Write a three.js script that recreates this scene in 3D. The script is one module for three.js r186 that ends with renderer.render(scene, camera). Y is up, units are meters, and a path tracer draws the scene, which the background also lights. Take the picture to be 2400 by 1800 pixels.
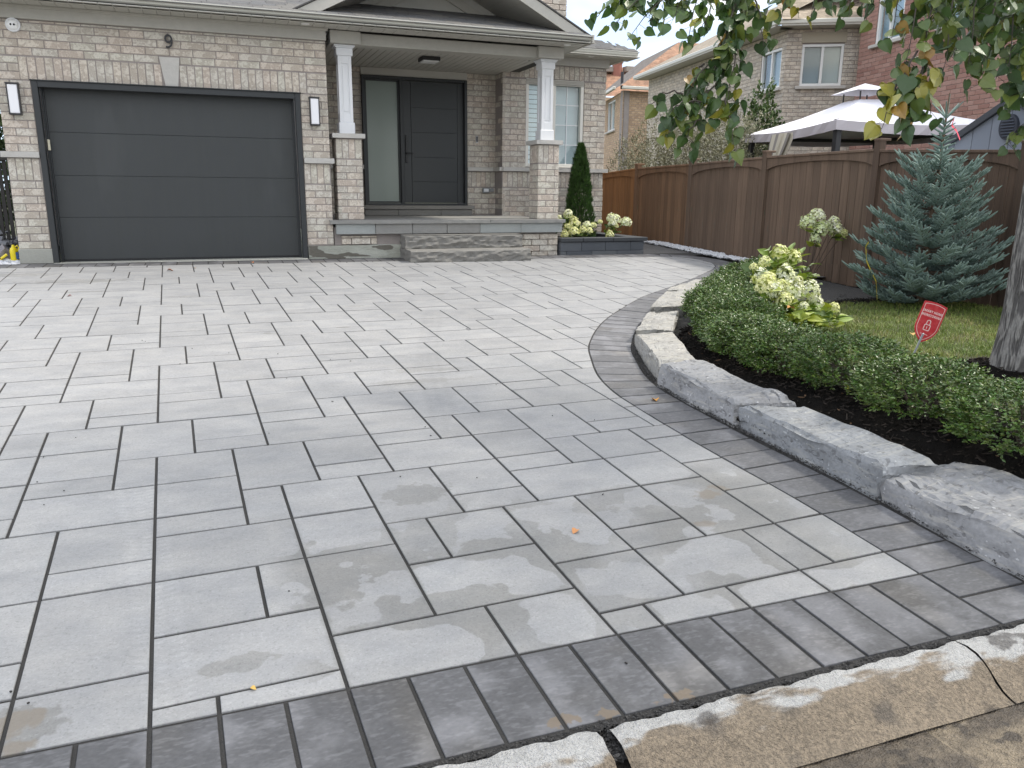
import * as THREE from 'three';
import { mergeGeometries, mergeVertices, toCreasedNormals } from 'three/addons/utils/BufferGeometryUtils.js';
import { FontLoader } from 'three/addons/loaders/FontLoader.js';
import { TextGeometry } from 'three/addons/geometries/TextGeometry.js';

// ---------------------------------------------------------------- camera, sky, sun, exposure
const scene = new THREE.Scene();
const camera = new THREE.PerspectiveCamera(51.707, 4 / 3, 0.05, 400);
camera.rotation.order = 'YXZ';
camera.position.set(1.8243, 0.8675, 11.1123);
camera.rotation.set(-0.23626, -0.35965, 0.00813);
camera.updateMatrixWorld(true);
const renderer = new THREE.WebGLRenderer({ antialias: true });
renderer.toneMapping = THREE.LinearToneMapping;
renderer.toneMappingExposure = 1.75;
renderer.shadowMap.enabled = true;
const SUN = new THREE.Vector3(0.78, 0.95, 0.10).normalize();
const sun = new THREE.DirectionalLight(new THREE.Color().setRGB(1, 0.94, 0.84), 2.6);
sun.position.copy(SUN).multiplyScalar(30).add(new THREE.Vector3(5, 0, 5));
sun.target.position.set(5, 0, 5); scene.add(sun, sun.target);
sun.castShadow = true; sun.shadow.radius = 12; sun.shadow.mapSize.set(2048, 2048);
Object.assign(sun.shadow.camera, { left: -16, right: 16, top: 16, bottom: -16, near: 1, far: 80 });

// ---------------------------------------------------------------- numbers and noise
function rng(seed) { let s = seed | 0; return () => { s = (s + 0x6d2b79f5) | 0; let t = Math.imul(s ^ (s >>> 15), 1 | s); t = (t + Math.imul(t ^ (t >>> 7), 61 | t)) ^ t; return ((t ^ (t >>> 14)) >>> 0) / 4294967296; }; }
const clamp = (x, a = 0, b = 1) => Math.min(b, Math.max(a, x)), lerp = (a, b, t) => a + (b - a) * t;
const sstep = (a, b, x) => { const t = clamp((x - a) / (b - a)); return t * t * (3 - 2 * t); };
function h3(x, y, z) { let h = Math.imul(x, 374761393) ^ Math.imul(y, 668265263) ^ Math.imul(z, 1274126177); h = Math.imul(h ^ (h >>> 13), 1103515245); h ^= h >>> 16; return (h >>> 0) / 4294967296; }
function vn(x, y, seed = 0, per = 0) {
  const xi = Math.floor(x), yi = Math.floor(y), fx = x - xi, fy = y - yi, m = per ? (n) => ((n % per) + per) % per : (n) => n;
  const u = fx * fx * (3 - 2 * fx), v = fy * fy * (3 - 2 * fy), x0 = m(xi), x1 = m(xi + 1), y0 = m(yi), y1 = m(yi + 1);
  return lerp(lerp(h3(x0, y0, seed), h3(x1, y0, seed), u), lerp(h3(x0, y1, seed), h3(x1, y1, seed), u), v);
}
function fbm(x, y, o = 4, seed = 0, per = 0) { let a = 0.5, s = 0, n = 0; for (let i = 0; i < o; i++) { s += a * vn(x, y, seed + i * 17, per); n += a; a *= 0.5; x *= 2; y *= 2; per *= 2; } return s / n; }
function vn3(x, y, z, seed = 0) {
  const xi = Math.floor(x), yi = Math.floor(y), zi = Math.floor(z), f = (t) => t * t * (3 - 2 * t), u = f(x - xi), v = f(y - yi), w = f(z - zi);
  const p = (a, b, c) => h3(xi + a + 131 * seed, yi + b, zi + c);
  return lerp(lerp(lerp(p(0, 0, 0), p(1, 0, 0), u), lerp(p(0, 1, 0), p(1, 1, 0), u), v), lerp(lerp(p(0, 0, 1), p(1, 0, 1), u), lerp(p(0, 1, 1), p(1, 1, 1), u), v), w);
}
const fbm3 = (x, y, z, o = 4, s = 0) => { let a = 0.5, t = 0, n = 0; for (let i = 0; i < o; i++) { t += a * vn3(x, y, z, s + i); n += a; a *= 0.5; x *= 2; y *= 2; z *= 2; } return t / n; };
const V = (x, y, z) => new THREE.Vector3(x, y, z);
const toS = (c) => Math.round(255 * (c <= 0.0031308 ? 12.92 * c : 1.055 * Math.pow(Math.max(c, 0), 1 / 2.4) - 0.055));

// ---------------------------------------------------------------- sky: bright broken cloud over pale blue
{
  const W = 1024, H = 512, d = new Float32Array(W * H * 4);
  for (let j = 0; j < H; j++) for (let i = 0; i < W; i++) {
    const phi = ((i + 0.5) / W - 0.5) * 2 * Math.PI, el = ((j + 0.5) / H - 0.5) * Math.PI;
    const dx = Math.cos(el) * Math.cos(phi), dz = Math.cos(el) * Math.sin(phi), dy = Math.sin(el), k = (j * W + i) * 4;
    const up = Math.max(dy, 0), s = 1 / (up + 0.22), h = Math.pow(1 - up, 3);
    let r = lerp(0.34, 0.68, h), g = lerp(0.48, 0.80, h), b = lerp(0.76, 0.95, h);
    const c = fbm(dx * s * 1.7 + 9.3, dz * s * 1.7 + 4.1, 6, 3), f2 = fbm(dx * s * 5 + 2, dz * s * 5, 4, 31);
    const cov = sstep(0.40, 0.56, c + 0.10 * (f2 - 0.5));
    const lum = 1.02 + 0.30 * (f2 - 0.5) + 0.25 * sstep(0.45, 0.7, c);
    r = lerp(r, lum * 1.01, cov * 0.92); g = lerp(g, lum, cov * 0.92); b = lerp(b, lum * 0.98, cov * 0.92);
    if (dy < 0) { const t = sstep(0, -0.08, dy); r = lerp(r, 0.20, t); g = lerp(g, 0.20, t); b = lerp(b, 0.19, t); }
    d[k] = r; d[k + 1] = g; d[k + 2] = b; d[k + 3] = 1;
  }
  const t = new THREE.DataTexture(d, W, H, THREE.RGBAFormat, THREE.FloatType);
  t.mapping = THREE.EquirectangularReflectionMapping; t.magFilter = t.minFilter = THREE.LinearFilter; t.needsUpdate = true;
  scene.background = t; scene.environment = t;
}

// ---------------------------------------------------------------- geometry helpers
class G {                                          // loose triangles with flat normals, uv in metres and optional vertex colours
  constructor() { this.p = []; this.u = []; this.c = []; this.hc = false; }
  tri(a, b, c, col, uv) {
    for (const q of [a, b, c]) this.p.push(q.x, q.y, q.z);
    if (uv) this.u.push(...uv); else {
      const nx = Math.abs((b.y - a.y) * (c.z - a.z) - (b.z - a.z) * (c.y - a.y)), ny = Math.abs((b.z - a.z) * (c.x - a.x) - (b.x - a.x) * (c.z - a.z)), nz = Math.abs((b.x - a.x) * (c.y - a.y) - (b.y - a.y) * (c.x - a.x));
      for (const q of [a, b, c]) if (ny >= nx && ny >= nz) this.u.push(q.x, q.z); else if (nx >= nz) this.u.push(q.z, q.y); else this.u.push(q.x, q.y);
    }
    if (col) this.hc = true;
    const k = col || [1, 1, 1]; this.c.push(...k, ...k, ...k);
  }
  quad(a, b, c, d, col) { this.tri(a, b, c, col); this.tri(a, c, d, col); }
  out(a, b, c, o, col) {                           // a triangle that faces away from the point o
    const n = V().subVectors(b, a).cross(V().subVectors(c, a)), m = V().addVectors(a, b).add(c).divideScalar(3).sub(o);
    if (n.dot(m) < 0) this.tri(a, c, b, col); else this.tri(a, b, c, col);
  }
  qout(a, b, c, d, o, col) { this.out(a, b, c, o, col); this.out(a, c, d, o, col); }
  box(cx, cy, cz, w, h, d, bev = 0, m = null, col) {
    const H = [w / 2, h / 2, d / 2], o = V(cx, cy, cz), b = Math.min(bev, Math.min(w, h, d) * 0.45);
    if (m) o.applyMatrix4(m);
    const P = (a, s) => { const q = [0, 1, 2].map((i) => s[i] * (i === a ? H[i] : H[i] - b)), v = V(cx + q[0], cy + q[1], cz + q[2]); return m ? v.applyMatrix4(m) : v; };
    for (let a = 0; a < 3; a++) for (const s of [-1, 1]) {
      const [i, j] = [(a + 1) % 3, (a + 2) % 3], S = (x, y) => { const q = [0, 0, 0]; q[a] = s; q[i] = x; q[j] = y; return q; };
      this.qout(P(a, S(-1, -1)), P(a, S(1, -1)), P(a, S(1, 1)), P(a, S(-1, 1)), o, col);
    }
    if (b > 0) {
      for (let c = 0; c < 3; c++) for (const s of [-1, 1]) for (const t of [-1, 1]) {
        const [i, j] = [(c + 1) % 3, (c + 2) % 3], S = (z) => { const q = [0, 0, 0]; q[c] = z; q[i] = s; q[j] = t; return q; };
        this.qout(P(i, S(-1)), P(i, S(1)), P(j, S(1)), P(j, S(-1)), o, col);
      }
      for (const x of [-1, 1]) for (const y of [-1, 1]) for (const z of [-1, 1]) this.out(P(0, [x, y, z]), P(1, [x, y, z]), P(2, [x, y, z]), o, col);
    }
    return this;
  }
  prism(poly, y0, y1, bev = 0) {                   // poly: convex-ish [[x, z] ...], standing between y0 and y1
    const n = poly.length, cx = poly.reduce((s, p) => s + p[0], 0) / n, cz = poly.reduce((s, p) => s + p[1], 0) / n, o = V(cx, (y0 + y1) / 2, cz);
    const ins = poly.map(([x, z]) => { const l = Math.hypot(x - cx, z - cz) || 1; return [x - (x - cx) / l * bev, z - (z - cz) / l * bev]; });
    for (let i = 0; i < n; i++) {
      const a = poly[i], b = poly[(i + 1) % n], c = ins[(i + 1) % n], d = ins[i];
      this.qout(V(a[0], y0, a[1]), V(b[0], y0, b[1]), V(b[0], y1 - bev, b[1]), V(a[0], y1 - bev, a[1]), o);
      if (bev) this.qout(V(a[0], y1 - bev, a[1]), V(b[0], y1 - bev, b[1]), V(c[0], y1, c[1]), V(d[0], y1, d[1]), o);
      this.out(V(d[0], y1, d[1]), V(c[0], y1, c[1]), V(cx, y1, cz), o);
    }
    return this;
  }
  tube(pts, rad, seg = 7, col) {                   // rad: number or function of 0..1
    const R = typeof rad === 'number' ? () => rad : rad, rings = [];
    for (let i = 0; i < pts.length; i++) {
      const t = V().subVectors(pts[Math.min(i + 1, pts.length - 1)], pts[Math.max(i - 1, 0)]).normalize(), a = Math.abs(t.y) < 0.9 ? V(0, 1, 0) : V(1, 0, 0), x = V().crossVectors(a, t).normalize(), y = V().crossVectors(t, x), r = R(i / (pts.length - 1));
      rings.push([...Array(seg)].map((_, k) => pts[i].clone().addScaledVector(x, Math.cos(k / seg * 6.2832) * r).addScaledVector(y, Math.sin(k / seg * 6.2832) * r)));
    }
    for (let i = 0; i + 1 < rings.length; i++) { const o = V().addVectors(pts[i], pts[i + 1]).multiplyScalar(0.5); for (let k = 0; k < seg; k++) { const l = (k + 1) % seg; this.qout(rings[i][k], rings[i][l], rings[i + 1][l], rings[i + 1][k], o, col); } }
    const e = rings.length - 1;
    for (let k = 1; k + 1 < seg; k++) { this.tri(rings[0][0], rings[0][k], rings[0][k + 1], col); this.tri(rings[e][0], rings[e][k], rings[e][k + 1], col); }
    return this;
  }
  build(smooth = 0) {
    let g = new THREE.BufferGeometry();
    g.setAttribute('position', new THREE.Float32BufferAttribute(this.p, 3)); g.setAttribute('uv', new THREE.Float32BufferAttribute(this.u, 2));
    if (this.hc) g.setAttribute('color', new THREE.Float32BufferAttribute(this.c, 3));
    g.computeVertexNormals();
    if (smooth) g = toCreasedNormals(g, smooth);
    return g;
  }
}
const bx = (cx, cy, cz, w, h, d, bev = 0) => new G().box(cx, cy, cz, w, h, d, bev);
const taken = new Map();
function numbered(name) { const n = taken.get(name) || 0; taken.set(name, n + 1); return n ? name + '_' + String(n).padStart(3, '0') : name; }
function part(parent, name, geo, mat) {
  const m = new THREE.Mesh(geo instanceof G ? geo.build() : geo, mat); m.name = name; m.castShadow = m.receiveShadow = true; parent.add(m); return m;
}
function tag(o, label, category, group) { o.userData.label = label; o.userData.category = category; if (group) o.userData.group = group; return o; }
function thing(name, label, category, [x, y, z] = [0, 0, 0], turn = 0, group) {
  const o = new THREE.Group(); o.name = numbered(name); o.position.set(x, y, z); o.rotation.y = turn; scene.add(o); return tag(o, label, category, group);
}
function solo(name, geo, mat, label, category, group) { return tag(part(scene, numbered(name), geo, mat), label, category, group); }
function struct(name, geo, mat) { const m = part(scene, numbered(name), geo, mat); m.userData.kind = 'structure'; return m; }
function stuffPart(parent, name, geo, mat) { const m = part(parent, name, geo, mat); m.userData.kind = 'stuff'; return m; }
function copy(o, [x, y, z], turn, label, s = 1) { const c = o.clone(); c.name = numbered(o.name.replace(/_\d+$/, '')); c.userData = { ...o.userData }; c.position.set(x, y, z); c.rotation.y = turn; c.scale.setScalar(s); if (label) c.userData.label = label; scene.add(c); return c; }
const FW = camera.getWorldDirection(V());
function pxSize(p, s) { const d = V().subVectors(p, camera.position).dot(FW); return s / Math.max(d, 0.1); }
function inView(p, m = 0.12) { const q = p.clone().project(camera); return q.z < 1 && Math.abs(q.x) < 1 + m && Math.abs(q.y) < 1 + m; }
const CR = V(1, 0, 0).applyQuaternion(camera.quaternion), CU = V(0, 1, 0).applyQuaternion(camera.quaternion);
const at = (x, y, d) => camera.position.clone().addScaledVector(FW, d).addScaledVector(CR, (x - 1200) / 1857.3 * d).addScaledVector(CU, -(y - 900) / 1857.3 * d);   // a point of the place from its bearing and distance

// ---------------------------------------------------------------- textures and materials
function tex(w, h, f, srgb = true) {
  const d = new Uint8Array(w * h * 4);
  for (let j = 0; j < h; j++) for (let i = 0; i < w; i++) { const c = f(i / w, j / h, i, j), k = (j * w + i) * 4; if (typeof c === 'number') { d[k] = d[k + 1] = d[k + 2] = clamp(c) * 255; } else { d[k] = toS(c[0]); d[k + 1] = toS(c[1]); d[k + 2] = toS(c[2]); } d[k + 3] = 255; }
  const t = new THREE.DataTexture(d, w, h); t.wrapS = t.wrapT = THREE.RepeatWrapping; t.magFilter = t.minFilter = THREE.LinearFilter; if (srgb) t.colorSpace = THREE.SRGBColorSpace; t.needsUpdate = true; return t;
}
const rep = (t, x, y = x) => { const c = t.clone(); c.repeat.set(x, y); c.needsUpdate = true; return c; };
const mixc = (a, b, t) => [lerp(a[0], b[0], t), lerp(a[1], b[1], t), lerp(a[2], b[2], t)];
const grain = tex(512, 512, (x, y) => 0.45 * fbm(x * 96, y * 96, 3, 5, 96) + 0.35 * fbm(x * 24, y * 24, 3, 9, 24) + 0.2 * fbm(x * 6, y * 6, 3, 12, 6), false);   // fine and coarse relief
const tone = tex(512, 512, (x, y) => { const v = 0.84 + 0.32 * (0.5 * fbm(x * 5, y * 5, 4, 21, 5) + 0.3 * fbm(x * 40, y * 40, 3, 27, 40) + 0.2 * fbm(x * 160, y * 160, 2, 28, 160)) - 0.08; return [v * 0.86, v * 0.86, v * 0.86]; });
const std = (rgb, o = {}) => { const m = new THREE.MeshStandardMaterial({ roughness: 0.85, metalness: 0, ...o }); m.color.setRGB(...rgb); return m; };
const rough = (rgb, bs = 0.004, s = 1, o = {}) => std(rgb, { map: rep(tone, 0.7 * s), bumpMap: rep(grain, 1.3 * s), bumpScale: bs, ...o });
// ================================================================ GROUND: sloping driveway of laid slabs, charcoal borders, kerb, road
const gy = (X, Z) => -0.054253 * Z - 0.004442 * X + 0.001312 * Z * (9 - Z);
const UN = 0.171733, TH = 0.038628, CT = Math.cos(TH), ST = Math.sin(TH);
const grid = (u, v) => [1.562135 + UN * (u * CT + v * ST), 8.67597 + UN * (v * CT - u * ST)];
const ungrid = (X, Z) => { const a = (X - 1.562135) / UN, b = (Z - 8.67597) / UN; return [a * CT - b * ST, a * ST + b * CT]; };
const ZF = 9.092, ZK = 9.437, ZG = 0.45;
const innerPts = [[4.235, 9.437], [4.232, 9.09], [4.225, 8.54], [4.21, 8.22], [4.185, 7.88], [4.162, 7.4], [4.158, 7.0], [4.168, 6.72], [4.24, 6.36], [4.37, 6.0], [4.51, 5.655], [4.64, 5.42], [4.865, 5.065], [5.11, 4.73], [5.38, 4.42], [5.9, 3.87], [6.29, 3.51], [7.09, 2.88], [7.75, 2.3], [8.3, 1.78], [8.58, 1.35], [8.64, 0.95], [8.52, 0.6], [8.24, 0.45]];
const curve = new THREE.CatmullRomCurve3(innerPts.map(([x, z]) => V(x, 0, z)), false, 'catmullrom', 0.5);
const CL = curve.getLength(); curve.arcLengthDivisions = 800; curve.updateArcLengths();
const edgeAt = (s) => { const t = clamp(s / CL), p = curve.getPointAt(t), d = curve.getTangentAt(t); return { p: [p.x, p.z], n: [-d.z, d.x] }; };
// outward (garden side) normal: tangent runs from the street to the house, so the garden lies to its right
const off = (s, k) => { const e = edgeAt(s), sg = 1; return [e.p[0] + e.n[0] * k * sg, e.p[1] + e.n[1] * k * sg]; };
const region = [[-2.6, ZF], [4.232, ZF]];
for (let i = 6; i <= 150; i++) { const e = edgeAt(i / 150 * CL); if (e.p[1] < ZF - 0.01) region.push(e.p); }
region.push([8.2, ZG], [-2.6, ZG]);

function clipPoly(subject, win) {                  // Sutherland-Hodgman: any polygon against a convex window
  let outp = subject; const area = win.reduce((s, p, i) => { const q = win[(i + 1) % win.length]; return s + p[0] * q[1] - q[0] * p[1]; }, 0);
  for (let i = 0; i < win.length && outp.length; i++) {
    const a = win[i], b = win[(i + 1) % win.length], ins = (p) => ((b[0] - a[0]) * (p[1] - a[1]) - (b[1] - a[1]) * (p[0] - a[0])) * Math.sign(area) >= -1e-9, src = outp; outp = [];
    for (let j = 0; j < src.length; j++) {
      const p = src[j], q = src[(j + 1) % src.length], ip = ins(p), iq = ins(q);
      if (ip) outp.push(p);
      if (ip !== iq) { const d1 = (b[0] - a[0]) * (p[1] - a[1]) - (b[1] - a[1]) * (p[0] - a[0]), d2 = (b[0] - a[0]) * (q[1] - a[1]) - (b[1] - a[1]) * (q[0] - a[0]), t = d1 / (d1 - d2); outp.push([lerp(p[0], q[0], t), lerp(p[1], q[1], t)]); }
    }
  }
  return outp;
}
const areaOf = (p) => p.reduce((s, a, i) => { const b = p[(i + 1) % p.length]; return s + a[0] * b[1] - b[0] * a[1]; }, 0) / 2;
function inset(poly, k, clean = true) {
  let p = clean ? poly.filter((a, i) => { const b = poly[(i + 1) % poly.length]; return Math.hypot(a[0] - b[0], a[1] - b[1]) > 0.012; }) : poly;
  if (areaOf(p) < 0) p = p.slice().reverse();
  const n = p.length; if (n < 3) return null;
  const L = p.map((a, i) => { const b = p[(i + 1) % n], dx = b[0] - a[0], dz = b[1] - a[1], l = Math.hypot(dx, dz); return { x: a[0] - dz / l * k, z: a[1] + dx / l * k, dx: dx / l, dz: dz / l }; });
  return L.map((l, i) => { const m = L[(i + n - 1) % n], den = m.dx * l.dz - m.dz * l.dx; if (Math.abs(den) < 0.02) return [l.x, l.z]; const t = ((l.x - m.x) * l.dz - (l.z - m.z) * l.dx) / den; return [m.x + m.dx * t, m.z + m.dz * t]; });
}
// the two colour maps of the laid surface: one fine for the street end, one for the rest
const NEAR = { x0: 0.2, x1: 4.9, z0: 6.0, z1: 9.5 }, FAR = { x0: -2.7, x1: 9.3, z0: -0.2, z1: 6.6 };
function slab(poly, dy, map, joint = 0.0045, cham = 0.0035, thick = 0.03) {
  const o0 = inset(poly, joint); if (!o0 || Math.abs(areaOf(o0)) < 0.0006) return null;
  const o1 = inset(o0, cham, false);
  const g = new G(), n = o0.length, uv = (p) => [(p[0] - map.x0) / (map.x1 - map.x0), (p[1] - map.z0) / (map.z1 - map.z0)];
  const P = (p, k) => V(p[0], gy(p[0], p[1]) + dy + k, p[1]), T = (a, b, c, ka, kb, kc) => g.tri(P(a, ka), P(b, kb), P(c, kc), null, [...uv(a), ...uv(b), ...uv(c)]);
  for (const [a, b, c] of THREE.ShapeUtils.triangulateShape(o1.map((p) => new THREE.Vector2(...p)), [])) T(o1[a], o1[c], o1[b], 0, 0, 0);
  for (let i = 0; i < n; i++) {
    const j = (i + 1) % n;
    T(o1[i], o1[j], o0[j], 0, 0, -cham); T(o1[i], o0[j], o0[i], 0, -cham, -cham);
    T(o0[i], o0[j], o0[j], -cham, -cham, -thick); T(o0[i], o0[j], o0[i], -cham, -thick, -thick);
  }
  return g.build();
}
// the laid pattern: a cell of eight slabs repeated over the lattice (3, 3), (0, 10), with hand-laid rows at the street
const pavers = [];
const manual = [[-4, -2, -2, 0], [-4, -2, 0, 1], [-4, -2, 1, 3], [-6, -4, -2, 0], [-6, -4, 0, 3], [-2, 0, -2, 1], [-2, 0, 1, 3], [0, 2, -2, 0], [2, 3, -2, 0], [0, 3, 0, 2], [0, 1, 2, 3], [1, 3, 2, 3], [3, 5, -2, 1], [5, 8, -1, 1], [3, 6, 1, 3], [6, 8, 1, 3], [5, 6, -3, -1], [6, 8, -3, -1], [8, 10, -3, 0], [8, 10, 0, 2], [10, 12, -3, -1], [10, 12, -1, 0], [10, 13, 0, 2], [13, 14, 0, 2], [12, 14, -3, 0], [14, 16, -4, -2], [14, 16, -2, 0], [14, 16, 0, 2], [14, 16, -6, -4], [8, 9, 2, 3.2], [9, 11, 2, 3.2], [11, 13, 2, 3.2], [13, 16, 2, 3.2]];
const cellTiles = [[0, 2, -9, -7], [0, 2, -7, -5], [0, 2, -5, -4], [-1, 0, -9, -7], [-1, 1, -12, -9], [1, 3, -12, -10], [1, 3, -10, -9], [0, 3, -14, -12]];
const over = (a, b) => a[0] < b[1] - 0.01 && b[0] < a[1] - 0.01 && a[2] < b[3] - 0.01 && b[2] < a[3] - 0.01;
const rects = manual.slice();
for (let m = -9; m <= 16; m++) for (let k = -9; k <= 9; k++) for (const t of cellTiles) {
  const r = [t[0] + 3 * m, t[1] + 3 * m, t[2] + 3 * m + 10 * k, t[3] + 3 * m + 10 * k];
  if (r[2] < -52 || r[2] > 2 || r[0] > 46 || r[1] < -20) continue;
  if (!manual.some((q) => over(q, r))) rects.push(r);
}
// fill what the hand-laid rows left open
for (let u = -8; u < 16; u++) for (let v = -8; v < 3; v++) { const c = [u, u + 1, v, v + 1]; if (!rects.some((q) => over(q, c))) { let w = 1; while (w < 2 && !rects.some((q) => over(q, [u, u + w + 1, v, v + 1]))) w++; rects.push([u, u + w, v, v + 1]); } }
for (const r of rects) {
  const q = [grid(r[0], r[2]), grid(r[1], r[2]), grid(r[1], r[3]), grid(r[0], r[3])];
  const c = clipPoly(region, q); if (c.length < 3 || Math.abs(areaOf(c)) < 0.0012) continue;
  const cut = Math.abs(Math.abs(areaOf(c)) - Math.abs(areaOf(q))) > 1e-5;
  pavers.push({ r, poly: cut ? c : q, kind: 0 });
}
// charcoal border stones: the row at the kerb, the bend beside the garden, the row at the house
for (let u = -9; u < 16; u++) {
  const a0 = grid(u, 2.5), a1 = grid(u + 1, 2.5), f = (g0, z) => [g0[0] + (z - g0[1]) * (ST / CT), z];
  const p = [f(a0, ZF), f(a1, ZF), f(a1, ZK), f(a0, ZK)]; if (p[0][0] > 4.15) continue;
  p.forEach((q) => { if (q[0] > 4.15) q[0] = 4.232; }); pavers.push({ poly: p, kind: 1 });
}
{ const n = Math.round(CL / 0.1745); for (let i = 0; i < n; i++) { const a = i / n * CL, b = (i + 1) / n * CL; pavers.push({ poly: [edgeAt(a).p, edgeAt(b).p, off(b, 0.333), off(a, 0.333)], kind: 2 }); } }
for (let i = 0; i < 60; i++) { const a = -2.6 + i * 0.182; if (a > 8.15) break; pavers.push({ poly: [[a, 0.1], [a + 0.182, 0.1], [a + 0.182, ZG], [a, ZG]], kind: 3 }); }

// ---- colour of the laid surface
const blobs = [[2.60, 7.87, 0.17, 0.09, 0.75], [1.83, 8.88, 0.075, 0.035, 0.8], [1.74, 8.895, 0.06, 0.03, 0.8], [1.24, 8.99, 0.11, 0.09, 1], [3.0, 6.2, 0.30, 0.05, 0.55], [3.05, 5.93, 0.13, 0.05, 0.5], [3.26, 5.96, 0.12, 0.035, 0.5], [0.45, 1.62, 0.5, 0.13, 0.75], [0.62, 2.33, 0.2, 0.035, 1], [1.55, 2.78, 0.25, 0.03, 0.5], [-0.2, 1.05, 0.3, 0.12, 0.7], [3.6, 5.6, 0.1, 0.04, 0.4], [4.0, 3.1, 0.12, 0.06, 0.5], [3.05, 3.6, 0.1, 0.04, 0.5], [1.56, 3.28, 0.3, 0.02, 0.6], [2.2, 4.6, 0.06, 0.03, 0.8], [2.8, 4.5, 0.05, 0.025, 0.8], [3.9, 1.3, 0.13, 0.05, 0.5], [5.2, 2.1, 0.16, 0.04, 0.35]];
const brownSpots = [[1.24, 8.97, 0.04, 0.05], [1.30, 8.96, 0.02, 0.05], [1.27, 9.06, 0.06, 0.02], [2.63, 9.40, 0.05, 0.02], [2.98, 9.41, 0.06, 0.018], [2.75, 9.415, 0.03, 0.02], [3.66, 8.5, 0.05, 0.03], [3.86, 8.25, 0.06, 0.04], [3.95, 8.2, 0.05, 0.03]];
const tyres = [{ p: [[3.72, 3.9], [3.61, 4.35], [3.35, 5.19], [3.16, 5.97], [3.07, 6.49], [2.99, 6.92], [2.9, 7.3]], w: 0.10, a: -0.085 }, { p: [[1.40, 7.3], [1.50, 7.93], [1.57, 8.5], [1.62, 9.05]], w: 0.085, a: 0.10 }, { p: [[2.35, 1.6], [2.55, 2.6], [2.95, 3.6], [3.6, 4.7], [3.9, 5.3]], w: 0.09, a: -0.035 }, { p: [[1.1, 5.7], [1.25, 6.1], [1.5, 6.35]], w: 0.1, a: -0.05 }, { p: [[2.15, 7.3], [2.3, 7.8], [2.5, 8.4]], w: 0.1, a: 0.03 }];
function tyreAt(X, Z) {
  let s = 0;
  for (const t of tyres) for (let i = 0; i + 1 < t.p.length; i++) {
    const [ax, az] = t.p[i], [bxx, bz] = t.p[i + 1]; if (Z < az - 0.01 || Z > bz + 0.01) continue;
    const k = clamp((Z - az) / (bz - az)), d = (X - lerp(ax, bxx, k)) / t.w; if (Math.abs(d) > 1.1) continue;
    const rib = 0.5 + 0.5 * Math.cos(d * 9.4), tread = 0.6 + 0.4 * Math.sign(Math.sin(Z * 190 + Math.abs(d) * 5)), e = sstep(1.05, 0.85, Math.abs(d)), ends = sstep(t.p[0][1], t.p[0][1] + 0.3, Z) * sstep(t.p[t.p.length - 1][1], t.p[t.p.length - 1][1] - 0.1, Z);
    s += t.a * e * ends * (0.35 + 0.65 * rib) * tread * (0.5 + fbm(X * 14, Z * 14, 3, 77)); break;
  }
  return s;
}
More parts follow.
